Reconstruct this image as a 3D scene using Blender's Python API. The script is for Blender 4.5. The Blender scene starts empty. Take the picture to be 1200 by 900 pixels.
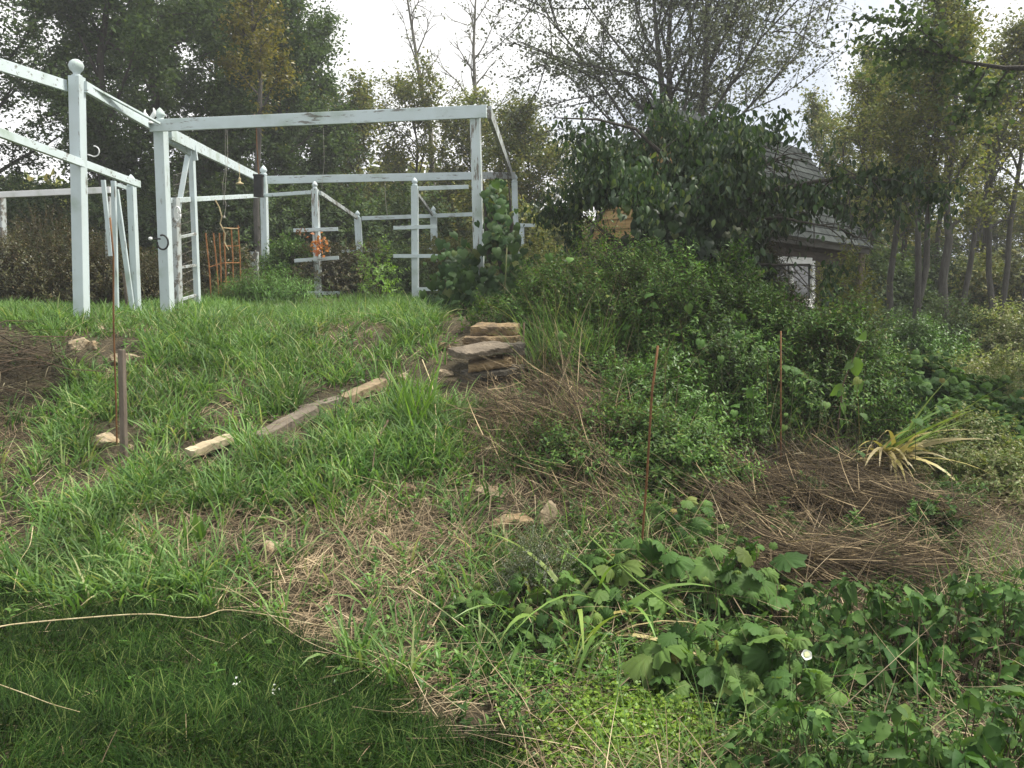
import bpy, bmesh, math
import numpy as np
from mathutils import Vector, Matrix

C = bpy.context.scene
R = math.radians
rng = np.random.default_rng(7)

# ---------------------------------------------------------------- camera, sky, sun, exposure
EYE = np.array([0.0, 0.0, 1.6])
PITCH = R(6.8)
F = 1000.0                                        # focal length in pixels of the 1200 x 900 photograph
cam = bpy.data.cameras.new('camera')
cam.sensor_width = 36.0
cam.lens = 36.0 * F / 1200.0
cam.clip_start = 0.05
cam.clip_end = 500.0
camo = bpy.data.objects.new('camera', cam)
C.collection.objects.link(camo)
camo.location = EYE
camo.rotation_euler = (R(90) - PITCH, 0, 0)
C.camera = camo

SUN_EL, SUN_AZ = R(60), R(75)                     # azimuth clockwise from +Y: high on the right, a little ahead
w = bpy.data.worlds.new('World')
C.world = w
w.use_nodes = True
nt = w.node_tree
nt.nodes.clear()
wo = nt.nodes.new('ShaderNodeOutputWorld')
bg = nt.nodes.new('ShaderNodeBackground')
bg.inputs['Strength'].default_value = 0.07
sky = nt.nodes.new('ShaderNodeTexSky')
sky.sky_type = 'NISHITA'
sky.sun_disc = False
sky.sun_elevation = SUN_EL
sky.sun_rotation = SUN_AZ
sky.air_density = 1.0
sky.dust_density = 2.0
tc = nt.nodes.new('ShaderNodeTexCoord')
mp = nt.nodes.new('ShaderNodeMapping')
mp.inputs['Scale'].default_value = (1, 1, 2.2)
mp.inputs['Location'].default_value = (0.35, 0.0, 0.1)
nz = nt.nodes.new('ShaderNodeTexNoise')
nz.inputs['Scale'].default_value = 2.3
nz.inputs['Detail'].default_value = 5
cr = nt.nodes.new('ShaderNodeValToRGB')
cr.color_ramp.elements[0].position = 0.36
cr.color_ramp.elements[0].color = (0.86, 0.86, 0.86, 1)
cr.color_ramp.elements[1].position = 0.56
cr.color_ramp.elements[1].color = (1, 1, 1, 1)
cl = nt.nodes.new('ShaderNodeValToRGB')           # grey undersides and bright tops of the overcast
cl.color_ramp.elements[0].position = 0.40
cl.color_ramp.elements[0].color = (6.6, 7.1, 8.0, 1)
cl.color_ramp.elements[1].position = 0.54
cl.color_ramp.elements[1].color = (10.8, 10.8, 10.7, 1)
mx = nt.nodes.new('ShaderNodeMix')
mx.data_type = 'RGBA'
L = nt.links
L.new(tc.outputs['Generated'], mp.inputs['Vector'])
L.new(mp.outputs['Vector'], nz.inputs['Vector'])
L.new(nz.outputs['Fac'], cr.inputs['Fac'])
L.new(nz.outputs['Fac'], cl.inputs['Fac'])
L.new(cr.outputs['Color'], mx.inputs['Factor'])
L.new(sky.outputs['Color'], mx.inputs['A'])
L.new(cl.outputs['Color'], mx.inputs['B'])
L.new(mx.outputs['Result'], bg.inputs['Color'])
L.new(bg.outputs['Background'], wo.inputs['Surface'])

sun = bpy.data.lights.new('sun', 'SUN')
sun.energy = 4.2
sun.angle = R(11)
sun.color = (1.0, 0.95, 0.86)
suno = bpy.data.objects.new('sun', sun)
C.collection.objects.link(suno)
sd = Vector((math.sin(SUN_AZ) * math.cos(SUN_EL), math.cos(SUN_AZ) * math.cos(SUN_EL), math.sin(SUN_EL)))
suno.rotation_euler = sd.to_track_quat('Z', 'Y').to_euler()
suno.location = (20, 5, 30)

vs = C.view_settings
vs.view_transform = 'Standard'
vs.look = 'None'
vs.gamma = 1.0
vs.use_curve_mapping = False
vs.exposure = 0.9
C.cycles.max_bounces = 6
C.cycles.diffuse_bounces = 3
C.cycles.transmission_bounces = 4
C.cycles.transparent_max_bounces = 8
C.cycles.volume_bounces = 0
HAZE = 0.0020

# ---------------------------------------------------------------- pixels of the photograph <-> the place
FWD = np.array([0, math.cos(PITCH), -math.sin(PITCH)])
UP = np.array([0, math.sin(PITCH), math.cos(PITCH)])


def at(px, py, d):
    "world point seen at a pixel of the photograph, d metres ahead of the camera"
    a = (px - 600) / F
    b = (450 - py) / F
    dr = np.array([a, FWD[1] + b * UP[1], FWD[2] + b * UP[2]])
    return EYE + dr * (d / dr[1])


def proj(P):
    r = P - EYE
    z = np.maximum(r @ FWD, 1e-3)
    return 600 + F * r[:, 0] / z, 450 - F * (r @ UP) / z


def hashn(i, j, seed):
    v = np.sin(i * 127.1 + j * 311.7 + seed * 74.7) * 43758.5453
    return v - np.floor(v)


def vnoise(x, y, s, seed=0):
    x = np.asarray(x, float) * s
    y = np.asarray(y, float) * s
    i, j = np.floor(x), np.floor(y)
    u, v = x - i, y - j
    u = u * u * (3 - 2 * u)
    v = v * v * (3 - 2 * v)
    a = hashn(i, j, seed) * (1 - u) + hashn(i + 1, j, seed) * u
    b = hashn(i, j + 1, seed) * (1 - u) + hashn(i + 1, j + 1, seed) * u
    return a * (1 - v) + b * v


def sstep(a, b, x):
    t = np.clip((np.asarray(x, float) - a) / (b - a), 0, 1)
    return t * t * (3 - 2 * t)


def T(x, y):
    "height of the ground"
    x = np.asarray(x, float)
    y = np.asarray(y, float)
    wr = sstep(0.3, 1.9, x)
    s0 = 3.6 - 0.30 * np.minimum(x, 0.6)
    s0 = np.where(x < -4, 4.8, s0)
    t = np.clip((y - s0) / (8.2 - s0), 0, 1)
    left = 1.18 * (0.72 * t + 0.28 * t * t * (3 - 2 * t)) + 0.022 * np.clip(y - 8.2, 0, 12)
    hr = 0.72 - 0.5 * sstep(1.6, 4.5, x)
    tr = .12 * sstep(4.7, 6.0, y) + .88 * sstep(5.9, 7.7, y)
    right = hr * tr + 0.01 * np.clip(y - 8.2, 0, 20)
    z = left * (1 - wr) + right * wr
    z = z + 0.07 * (vnoise(x, y, 0.9, 1) - 0.5) * sstep(3.2, 5, y) + 0.035 * (vnoise(x, y, 3.1, 2) - 0.5) * sstep(2.5, 5, y)
    return z


def Tz(x, y):
    return float(T(np.array([x]), np.array([y]))[0])


def hit(px, py):
    "where the ray through pixels of the photograph meets the ground"
    px = np.atleast_1d(np.asarray(px, float))
    py = np.atleast_1d(np.asarray(py, float))
    a = (px - 600) / F
    b = (450 - py) / F
    dr = np.stack([a, FWD[1] + b * UP[1], FWD[2] + b * UP[2]], 1)
    dr = dr / dr[:, 1:2]
    ok = np.full(len(px), np.nan)
    for d in np.arange(1.0, 30, 0.02):
        p = EYE + dr * d
        below = p[:, 2] <= T(p[:, 0], p[:, 1])
        ok = np.where(np.isnan(ok) & below, d, ok)
        if not np.isnan(ok).any():
            break
    ok = np.where(np.isnan(ok), 30, ok)
    p = EYE + dr * ok[:, None]
    p[:, 2] = T(p[:, 0], p[:, 1])
    return p


def hit1(px, py):
    return hit(px, py)[0]


def inpoly(x, y, poly):
    r = np.zeros(len(x), bool)
    n = len(poly)
    for i in range(n):
        x0, y0 = poly[i]
        x1, y1 = poly[(i + 1) % n]
        c = (y0 > y) != (y1 > y)
        with np.errstate(divide='ignore', invalid='ignore'):
            r ^= c & (x < (x1 - x0) * (y - y0) / ((y1 - y0) or 1e-9) + x0)
    return r


# ---------------------------------------------------------------- meshes
class MB:
    def __init__(s):
        s.V, s.F, s.n = [], {}, 0

    def add(s, V, *Fs):
        V = np.asarray(V, float).reshape(-1, 3)
        for f in Fs:
            f = np.asarray(f, int)
            if f.ndim == 1:
                f = f[None, :]
            s.F.setdefault(f.shape[1], []).append(f + s.n)
        s.V.append(V)
        s.n += len(V)
        return s

    def build(s, name, mat, parent=None, smooth=None):
        if smooth is None:
            smooth = mat.name in LEAFY
        V = np.concatenate(s.V)
        me = bpy.data.meshes.new(name)
        loops, starts, tot = [], [], 0
        for k, fl in s.F.items():
            f = np.concatenate(fl)
            loops.append(f.ravel())
            starts.append(tot + np.arange(len(f)) * k)
            tot += f.size
        loops = np.concatenate(loops).astype(np.int32)
        starts = np.concatenate(starts).astype(np.int32)
        o = bpy.data.objects.new(name, me)
        C.collection.objects.link(o)
        if parent is not None:
            o.parent = parent
            V = V - np.array(world_loc(parent))
        me.vertices.add(len(V))
        me.vertices.foreach_set('co', V.astype(np.float32).ravel())
        me.loops.add(len(loops))
        me.loops.foreach_set('vertex_index', loops)
        me.polygons.add(len(starts))
        me.polygons.foreach_set('loop_start', starts)
        me.polygons.foreach_set('use_smooth', np.full(len(starts), bool(smooth)))
        me.update(calc_edges=True)
        me.materials.append(mat)
        return o


LEAFY = set()


def world_loc(o):
    p = np.array(o.location)
    return p if o.parent is None else p + world_loc(o.parent)


def tag(o, label=None, cat=None, group=None, kind=None):
    for k, v in (('label', label), ('category', cat), ('group', group), ('kind', kind)):
        if v:
            o[k] = v
    return o


def thing(name, label, cat, loc, group=None):
    o = bpy.data.objects.new(name, None)
    C.collection.objects.link(o)
    o.empty_display_size = 0.1
    o.location = [float(v) for v in loc]
    return tag(o, label, cat, group)


def nrm(v):
    return v / np.maximum(np.linalg.norm(v, axis=-1, keepdims=True), 1e-9)


def bar(mb, p, q, wd, ht, upv=(0, 0, 1), ch=0.12):
    "squared timber from p to q with chamfered edges"
    p, q = np.asarray(p, float), np.asarray(q, float)
    t = nrm(q - p)
    u = np.asarray(upv, float)
    if abs(t @ u) > 0.95:
        u = np.array([0, 1.0, 0])
    s = nrm(np.cross(t, u))
    u = np.cross(s, t)
    c = min(wd, ht) * ch
    a, b = wd / 2, ht / 2
    sec = [(-a, -b + c), (-a + c, -b), (a - c, -b), (a, -b + c), (a, b - c), (a - c, b), (-a + c, b), (-a, b - c)]
    V = [p + s * x + u * y for x, y in sec] + [q + s * x + u * y for x, y in sec]
    mb.add(V, [(i, (i + 1) % 8, 8 + (i + 1) % 8, 8 + i) for i in range(8)], [list(range(7, -1, -1))], [list(range(8, 16))])
    return mb


def tubes(mb, P, Rd, s=6):
    "many round tapering branches at once: P (m, n, 3), Rd (m, n)"
    P = np.asarray(P, float)
    Rd = np.asarray(Rd, float)
    if P.ndim == 2:
        P, Rd = P[None], Rd[None]
    m, n, _ = P.shape
    t = nrm(np.gradient(P, axis=1))
    ref = np.array([0.31, 0.53, 0.12])
    a = nrm(np.cross(t, ref))
    b = np.cross(t, a)
    an = np.arange(s) * 2 * math.pi / s
    V = P[:, :, None, :] + Rd[:, :, None, None] * (np.cos(an)[None, None, :, None] * a[:, :, None, :] + np.sin(an)[None, None, :, None] * b[:, :, None, :])
    idx = np.arange(m * n * s).reshape(m, n, s)
    nx = np.roll(idx, -1, axis=2)
    f = np.stack([idx[:, :-1], nx[:, :-1], nx[:, 1:], idx[:, 1:]], -1).reshape(-1, 4)
    caps = np.concatenate([idx[:, -1], idx[:, 0, ::-1]])
    mb.add(V, f, caps)
    return mb


def tube(mb, pts, r, s=8):
    pts = np.asarray(pts, float)
    r = np.full(len(pts), r) if np.isscalar(r) else np.asarray(r, float)
    return tubes(mb, pts, r, s)


def lathe(mb, c, prof, s=14):
    c = np.asarray(c, float)
    an = np.arange(s) * 2 * math.pi / s
    n = len(prof)
    V = np.array([[c + np.array([r * math.cos(a), r * math.sin(a), z]) for a in an] for r, z in prof])
    idx = np.arange(n * s).reshape(n, s)
    nx = np.roll(idx, -1, 1)
    mb.add(V, np.stack([idx[:-1], nx[:-1], nx[1:], idx[1:]], -1).reshape(-1, 4), idx[-1], idx[0, ::-1])
    return mb


# leaf templates: x across, y along from stalk to tip, z out of the face
def tmpl_quad(wd=0.55, fold=0.12):
    return np.array([[0, 0, 0], [wd / 2, 0.42, fold], [0, 1, -0.05], [-wd / 2, 0.42, fold]]), [np.array([[0, 1, 2, 3]])]


def tmpl_ovate(wd=0.5, fold=0.10, droop=0.22):
    ys = [0.0, 0.16, 0.4, 0.68, 0.88, 1.0]
    ws = [0.04, 0.72, 1.0, 0.72, 0.32, 0.0]
    V, Fq = [], []
    for y, k in zip(ys, ws):
        z = -droop * y * y
        V += [[-wd / 2 * k, y, z + fold * k], [0, y, z], [wd / 2 * k, y, z + fold * k]]
    for i in range(len(ys) - 1):
        a = 3 * i
        Fq += [[a, a + 1, a + 4, a + 3], [a + 1, a + 2, a + 5, a + 4]]
    return np.array(V), [np.array(Fq)]


def tmpl_radial(rad, cup=0.15, wave=0.05, cy=0.35):
    "lobed leaf: outline as radii round a point above the stalk"
    n = len(rad)
    V = [[0, cy, 0.0]]
    for ring in (0.55, 1.0):
        for i, r in enumerate(rad):
            an = -math.pi / 2 + 2 * math.pi * (i + 0.0) / n
            x, y = r * ring * math.cos(an), cy + r * ring * math.sin(an)
            V.append([x, y, -cup * (r * ring) ** 2 * 2 + wave * ring * math.sin(i * 2.4)])
    t = [[0, 1 + i, 1 + (i + 1) % n] for i in range(n)]
    q = [[1 + i, 1 + n + i, 1 + n + (i + 1) % n, 1 + (i + 1) % n] for i in range(n)]
    return np.array(V), [np.array(t), np.array(q)]


def tmpl_toothed(wd=0.66, n=9, fold=.06, droop=.3):
    V, Fq = [], []
    for i in range(n + 1):
        y = i / n
        k = math.sin(math.pi * min(1, (y * .92 + .06)) ** .8) ** .8 * (1.0 if i % 2 else .84) if 0 < i < n else .02
        z = -droop * y * y
        wv = .03 * math.sin(i * 1.9)
        V += [[-wd / 2 * k, y - (.05 if i % 2 else 0), z + fold * k + wv], [0, y, z], [wd / 2 * k, y - (.05 if i % 2 else 0), z + fold * k - wv]]
    for i in range(n):
        a = 3 * i
        Fq += [[a, a + 1, a + 4, a + 3], [a + 1, a + 2, a + 5, a + 4]]
    return np.array(V), [np.array(Fq)]


TOOTH = tmpl_toothed()
TOOTH2 = tmpl_toothed(.5, 9, .2, .7)
GRAPE = [0.16, .42, .52, .46, .52, .44, .58, .54, .46, .56, .50, .68, .60, .52, .60, .56, .66, .56, .60, .52, .60, .68, .50, .56, .46, .54, .58, .44, .52, .46, .52, .42]
HEART = [0.18, .40, .46, .46, .44, .42, .42, .46, .66, .46, .42, .42, .44, .46, .46, .40]
QUAD = tmpl_quad()
NARROW = tmpl_quad(0.34, 0.08)
ROUND = tmpl_quad(0.8, 0.1)
NARROW2 = tmpl_quad(0.42, 0.06)
OVATE_N = tmpl_ovate(0.4, 0.05, 0.2)
OVATE = tmpl_ovate()
OVATE_W = tmpl_ovate(0.66, 0.08, 0.25)
LANCE = tmpl_ovate(0.3, 0.05, 0.25)
GRAPE_T = tmpl_radial(GRAPE, 0.22, 0.05)
GRAPE_C = tmpl_radial(GRAPE, 0.62, 0.10)
HEART_T = tmpl_radial(HEART, 0.25, 0.02)


def leaves(mb, P, tip, face, size, tmpl, rg=rng):
    "instances of a leaf template baked in: P stalk ends, tip directions, rough facing, sizes"
    TV, TF = tmpl
    m, k = len(P), len(TV)
    t = nrm(tip)
    s = nrm(np.cross(t, face))
    n = np.cross(s, t)
    sz = np.broadcast_to(np.asarray(size, float), (m,))
    V = P[:, None, :] + sz[:, None, None] * (TV[None, :, 0, None] * s[:, None, :] + TV[None, :, 1, None] * t[:, None, :] + TV[None, :, 2, None] * n[:, None, :])
    off = (np.arange(m) * k)[:, None, None]
    mb.add(V, *[(f[None] + off).reshape(-1, f.shape[1]) for f in TF])
    return mb


def rdir(n, rg):
    return nrm(rg.normal(size=(n, 3)))


def blades(mb, P, h, wd, az, lean, curl, rg, seg=3, onground=False):
    "grass blades or straws: strips that bend over"
    m = len(P)
    h = np.broadcast_to(h, (m,))
    wd = np.broadcast_to(wd, (m,))
    dh = np.stack([np.cos(az), np.sin(az), np.zeros(m)], 1)
    tw = az + math.pi / 2 + rg.normal(0, 0.5, m)
    sd = np.stack([np.cos(tw), np.sin(tw), rg.normal(0, .25, m)], 1)
    pos = np.array(P, float)
    base = T(pos[:, 0], pos[:, 1]) if onground else None
    rows = []
    for i in range(seg + 1):
        f = i / seg
        k = (1 - f ** 1.6) * 0.92 + 0.08
        if onground:
            q = pos.copy()
            q[:, 2] = q[:, 2] - base + T(q[:, 0], q[:, 1])
        else:
            q = pos
        k = k if not onground else 1.0 - 0.5 * f
        rows.append(np.stack([q - sd * (wd * k / 2)[:, None], q + sd * (wd * k / 2)[:, None]], 1))
        ph = lean + curl * (f + 0.5 / seg)
        pos = pos + (h / seg)[:, None] * (np.sin(ph)[:, None] * dh + np.cos(ph)[:, None] * np.array([0, 0, 1.0]))
    V = np.stack(rows, 1)                                # m, seg+1, 2, 3
    idx = np.arange(m * (seg + 1) * 2).reshape(m, seg + 1, 2)
    f = np.stack([idx[:, :-1, 0], idx[:, :-1, 1], idx[:, 1:, 1], idx[:, 1:, 0]], -1).reshape(-1, 4)
    mb.add(V, f)
    return mb


def sprigs(lm, sm, P, D, Ln, k, leaf, tmpl, rg, droop=0.2, sw=0.003, jitter=0.35, opposite=True):
    "leafy shoots: shoots start at P, run along D for Ln metres with k leaf stations"
    m = len(P)
    D = nrm(D)
    a = nrm(np.cross(D, rdir(m, rg)))
    b = np.cross(D, a)
    fr = (np.arange(k) + 0.6) / k
    st = P[:, None] + D[:, None] * (Ln[:, None] * fr)[:, :, None]
    st = st + np.array([0, 0, -1.0]) * (droop * Ln[:, None] * fr ** 2)[:, :, None]
    for sgn in ((1, -1) if opposite else (1,)):
        an = np.arange(k)[None] * (math.pi / 2 if opposite else 2.4) + rg.normal(0, .4, (m, k))
        out = sgn * (np.cos(an)[..., None] * a[:, None] + np.sin(an)[..., None] * b[:, None])
        tip = out + 0.55 * D[:, None] + rg.normal(0, jitter, (m, k, 3)) + np.array([0, 0, -0.15])
        face = D[:, None] + np.array([0, 0, 0.8]) + rg.normal(0, .3, (m, k, 3))
        sz = leaf * (1.05 - 0.5 * fr[None] ** 2) * rg.uniform(.65, 1.2, (m, k))
        leaves(lm, st.reshape(-1, 3), tip.reshape(-1, 3), face.reshape(-1, 3), sz.ravel(), tmpl)
    if sm is not None:
        n = 4
        f2 = np.arange(n) / (n - 1)
        ps = P[:, None] + D[:, None] * (Ln[:, None] * f2)[:, :, None] + np.array([0, 0, -1.0]) * (droop * Ln[:, None] * f2 ** 2)[:, :, None]
        tubes(sm, ps, np.tile(sw * (1 - .6 * f2), (m, 1)), 3)


# ---------------------------------------------------------------- materials
MATS = {}


def new_mat(name):
    m = bpy.data.materials.new(name)
    m.use_nodes = True
    m.node_tree.nodes.clear()
    return m, m.node_tree.nodes, m.node_tree.links


def ramp(N, cols, pos=None):
    r = N.new('ShaderNodeValToRGB')
    e = r.color_ramp.elements
    n = len(cols)
    for i, c in enumerate(cols):
        p = pos[i] if pos else i / max(n - 1, 1)
        if i < 2:
            el = e[i]
            el.position = p
        else:
            el = e.new(p)
        el.color = (*c, 1)
    return r


def leaf_mat(name, cols, trans=0.3, patch=1.5, rough=0.45, spec=0.35, pos=None, var=0.45):
    "leaves, each its own tone, in lighter and darker sprays"
    m, N, K = new_mat(name)
    LEAFY.add(m.name)
    g = N.new('ShaderNodeNewGeometry')
    r = ramp(N, cols, pos)
    K.new(g.outputs['Random Per Island'], r.inputs['Fac'])
    t = N.new('ShaderNodeTexCoord')
    nz = N.new('ShaderNodeTexNoise')
    nz.inputs['Scale'].default_value = patch
    nz.inputs['Detail'].default_value = 2
    K.new(t.outputs['Object'], nz.inputs['Vector'])
    mr = N.new('ShaderNodeMapRange')
    mr.inputs['From Min'].default_value = 0.3
    mr.inputs['From Max'].default_value = 0.7
    mr.inputs['To Min'].default_value = 1 - var
    mr.inputs['To Max'].default_value = 1 + var
    K.new(nz.outputs['Fac'], mr.inputs['Value'])
    mu = N.new('ShaderNodeMix')
    mu.data_type = 'RGBA'
    mu.blend_type = 'MULTIPLY'
    mu.inputs['Factor'].default_value = 1
    K.new(r.outputs['Color'], mu.inputs['A'])
    K.new(mr.outputs['Result'], mu.inputs['B'])
    p = N.new('ShaderNodeBsdfPrincipled')
    p.inputs['Roughness'].default_value = rough
    p.inputs['Specular IOR Level'].default_value = spec
    K.new(mu.outputs['Result'], p.inputs['Base Color'])
    o = N.new('ShaderNodeOutputMaterial')
    if trans > 0:
        tr = N.new('ShaderNodeBsdfTranslucent')
        m2 = N.new('ShaderNodeMix')
        m2.data_type = 'RGBA'
        m2.blend_type = 'MULTIPLY'
        m2.inputs['Factor'].default_value = 1
        m2.inputs['B'].default_value = (1.25, 1.3, 0.6, 1)
        K.new(mu.outputs['Result'], m2.inputs['A'])
        K.new(m2.outputs['Result'], tr.inputs['Color'])
        ms = N.new('ShaderNodeMixShader')
        ms.inputs['Fac'].default_value = trans
        K.new(p.outputs['BSDF'], ms.inputs[1])
        K.new(tr.outputs['BSDF'], ms.inputs[2])
        K.new(ms.outputs['Shader'], o.inputs['Surface'])
    else:
        K.new(p.outputs['BSDF'], o.inputs['Surface'])
    return m


def rough_mat(name, cols, scale=8, stretch=(1, 1, 1), detail=6, rough=0.85, bump=0.3, pos=None, island=0.0, spec=0.25, fine=60, metal=0.0, dist=0.01):
    "stone, bark, weathered wood, soil: colours by noise, bump of two sizes"
    m, N, K = new_mat(name)
    t = N.new('ShaderNodeTexCoord')
    mp = N.new('ShaderNodeMapping')
    mp.inputs['Scale'].default_value = stretch
    K.new(t.outputs['Object'], mp.inputs['Vector'])
    a = N.new('ShaderNodeTexNoise')
    a.inputs['Scale'].default_value = scale
    a.inputs['Detail'].default_value = detail
    a.inputs['Roughness'].default_value = 0.65
    K.new(mp.outputs['Vector'], a.inputs['Vector'])
    r = ramp(N, cols, pos if pos else [0.3 + 0.4 * i / max(len(cols) - 1, 1) for i in range(len(cols))])
    if island:
        g = N.new('ShaderNodeNewGeometry')
        ad = N.new('ShaderNodeMath')
        ad.operation = 'MULTIPLY_ADD'
        ad.inputs[1].default_value = island
        K.new(g.outputs['Random Per Island'], ad.inputs[0])
        sb = N.new('ShaderNodeMath')
        sb.operation = 'SUBTRACT'
        sb.inputs[1].default_value = island / 2
        K.new(a.outputs['Fac'], sb.inputs[0])
        K.new(sb.outputs['Value'], ad.inputs[2])
        K.new(ad.outputs['Value'], r.inputs['Fac'])
    else:
        K.new(a.outputs['Fac'], r.inputs['Fac'])
    b = N.new('ShaderNodeTexNoise')
    b.inputs['Scale'].default_value = fine
    b.inputs['Detail'].default_value = 4
    K.new(mp.outputs['Vector'], b.inputs['Vector'])
    ad2 = N.new('ShaderNodeMath')
    ad2.operation = 'ADD'
    K.new(a.outputs['Fac'], ad2.inputs[0])
    K.new(b.outputs['Fac'], ad2.inputs[1])
    bp = N.new('ShaderNodeBump')
    bp.inputs['Strength'].default_value = bump
    bp.inputs['Distance'].default_value = dist
    K.new(ad2.outputs['Value'], bp.inputs['Height'])
    p = N.new('ShaderNodeBsdfPrincipled')
    p.inputs['Roughness'].default_value = rough
    p.inputs['Specular IOR Level'].default_value = spec
    p.inputs['Metallic'].default_value = metal
    K.new(r.outputs['Color'], p.inputs['Base Color'])
    K.new(bp.outputs['Normal'], p.inputs['Normal'])
    o = N.new('ShaderNodeOutputMaterial')
    K.new(p.outputs['BSDF'], o.inputs['Surface'])
    return m


def paint_mat(name, paint, bare, peel=0.36, stretch=(9, 9, 1.2), paint2=None):
    "old paint, peeled to grey wood in streaks and lightly soiled"
    m, N, K = new_mat(name)
    t = N.new('ShaderNodeTexCoord')
    mp = N.new('ShaderNodeMapping')
    mp.inputs['Scale'].default_value = stretch
    K.new(t.outputs['Object'], mp.inputs['Vector'])
    a = N.new('ShaderNodeTexNoise')
    a.inputs['Scale'].default_value = 2.4
    a.inputs['Detail'].default_value = 8
    a.inputs['Roughness'].default_value = 0.7
    K.new(mp.outputs['Vector'], a.inputs['Vector'])
    r = ramp(N, [bare, bare, paint], [0.0, peel, peel + 0.035])
    K.new(a.outputs['Fac'], r.inputs['Fac'])
    b = N.new('ShaderNodeTexNoise')
    b.inputs['Scale'].default_value = 3.0
    b.inputs['Detail'].default_value = 6
    K.new(t.outputs['Object'], b.inputs['Vector'])
    d = ramp(N, [(0.66, 0.70, 0.60), (.92, .92, .90), (1, 1, 1)], [0.3, 0.44, 0.60])
    K.new(b.outputs['Fac'], d.inputs['Fac'])
    mu = N.new('ShaderNodeMix')
    mu.data_type = 'RGBA'
    mu.blend_type = 'MULTIPLY'
    mu.inputs['Factor'].default_value = 1
    K.new(r.outputs['Color'], mu.inputs['A'])
    K.new(d.outputs['Color'], mu.inputs['B'])
    bp = N.new('ShaderNodeBump')
    bp.inputs['Strength'].default_value = 0.35
    bp.inputs['Distance'].default_value = 0.004
    K.new(r.outputs['Color'], bp.inputs['Height'])
    p = N.new('ShaderNodeBsdfPrincipled')
    p.inputs['Roughness'].default_value = 0.6
    p.inputs['Specular IOR Level'].default_value = 0.3
    K.new(mu.outputs['Result'], p.inputs['Base Color'])
    K.new(bp.outputs['Normal'], p.inputs['Normal'])
    o = N.new('ShaderNodeOutputMaterial')
    K.new(p.outputs['BSDF'], o.inputs['Surface'])
    return m


# grasses and leaves
M_LAWN = leaf_mat('lawn_grass_shade_tone', [(.009, .026, .005), (.021, .052, .009), (.047, .094, .018), (.15, .19, .06)], .3, 2.0, .65, .08, pos=[0, .45, .85, 1])  # blade colours darkened to carry the shade lying over the foreground
M_GRASS = leaf_mat('broad_green_grass', [(.045, .11, .026), (.10, .195, .048), (.17, .27, .08), (.32, .33, .15)], .35, 1.6, .55, .25, pos=[0, .45, .88, 1], var=.35)
M_PLATEAU = leaf_mat('bright_plateau_grass', [(.065, .145, .034), (.115, .215, .055), (.175, .275, .085)], .35, .9, .55, .25, var=.35)
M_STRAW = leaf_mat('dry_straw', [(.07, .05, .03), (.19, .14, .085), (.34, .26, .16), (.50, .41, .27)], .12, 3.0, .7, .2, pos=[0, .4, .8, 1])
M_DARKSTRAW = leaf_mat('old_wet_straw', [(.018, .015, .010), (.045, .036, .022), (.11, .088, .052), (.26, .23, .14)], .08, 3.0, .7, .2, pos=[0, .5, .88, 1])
M_SMALL = leaf_mat('small_dark_leaves', [(.020, .055, .010), (.050, .115, .018), (.095, .185, .030), (.15, .24, .05)], .32, 1.8, .5, .2, pos=[0, .45, .85, 1])
M_SMALL2 = leaf_mat('small_olive_leaves', [(.024, .062, .011), (.056, .128, .020), (.11, .20, .034), (.16, .16, .05)], .32, 2.2, .5, .2, pos=[0, .45, .88, 1])
M_FRESH = leaf_mat('fresh_green_leaves', [(.045, .115, .018), (.075, .17, .026), (.12, .23, .04)], .32, 2.0)
M_BROWNISH = leaf_mat('brown_green_leaves', [(.03, .035, .014), (.055, .055, .022), (.075, .085, .028), (.12, .085, .04)], .25, 1.2)
M_TREE_DARK = leaf_mat('dark_tree_leaves', [(.030, .056, .022), (.055, .093, .034), (.095, .138, .048)], .35, .5, .65, .15)
M_TREE_OLIVE = leaf_mat('olive_tree_leaves', [(.062, .090, .026), (.105, .135, .034), (.16, .18, .045), (.23, .20, .055)], .3, .6, .6, .2)
M_TREE_YELLOW = leaf_mat('yellowing_tree_leaves', [(.10, .11, .025), (.17, .16, .03), (.26, .21, .04)], .35, .8)
M_TREE_RIGHT = leaf_mat('yellow_green_tree_leaves', [(.075, .098, .030), (.12, .15, .042), (.175, .195, .056), (.26, .23, .07)], .35, .7, .6, .2)
M_POPLAR = leaf_mat('grey_green_leaves', [(.085, .10, .07), (.125, .145, .095), (.18, .20, .13)], .25, .6)
M_DROOP = leaf_mat('glossy_drooping_leaves', [(.016, .034, .015), (.028, .055, .021), (.046, .084, .028), (.13, .16, .05)], .26, 1.2, .5, .3, pos=[0, .45, .86, 1])
M_GRAPE = leaf_mat('vine_leaves', [(.034, .080, .020), (.066, .135, .030), (.11, .19, .045), (.18, .20, .05), (.22, .13, .05)], .3, 4, .62, .16, pos=[0, .5, .9, .985, 1])
M_IVY = leaf_mat('dark_green_vine_leaves', [(.024, .058, .018), (.045, .092, .027), (.075, .135, .040), (.15, .17, .05)], .28, 2.0, .55, .2, pos=[0, .5, .94, 1])  # deeper green than the foreground vines, for the climbing vine
M_BRAMBLE = leaf_mat('bramble_leaves', [(.028, .074, .017), (.056, .122, .027), (.10, .185, .045), (.17, .24, .06)], .28, 4, .62, .16, pos=[0, .5, .92, 1])
M_LIME = leaf_mat('yellow_green_small_leaves', [(.075, .15, .02), (.13, .22, .026), (.20, .29, .035)], .35, 2.0)
M_MEADOW = leaf_mat('meadow_leaves', [(.11, .17, .04), (.17, .23, .06), (.25, .28, .09), (.34, .31, .17)], .35, .8)
M_AUTUMN = leaf_mat('autumn_leaves', [(.35, .12, .03), (.48, .20, .05), (.45, .16, .08)], .35, 2.0)
M_YLEAF = leaf_mat('bright_leaves', [(.10, .20, .035), (.17, .29, .05)], .4, 2.0)
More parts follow.
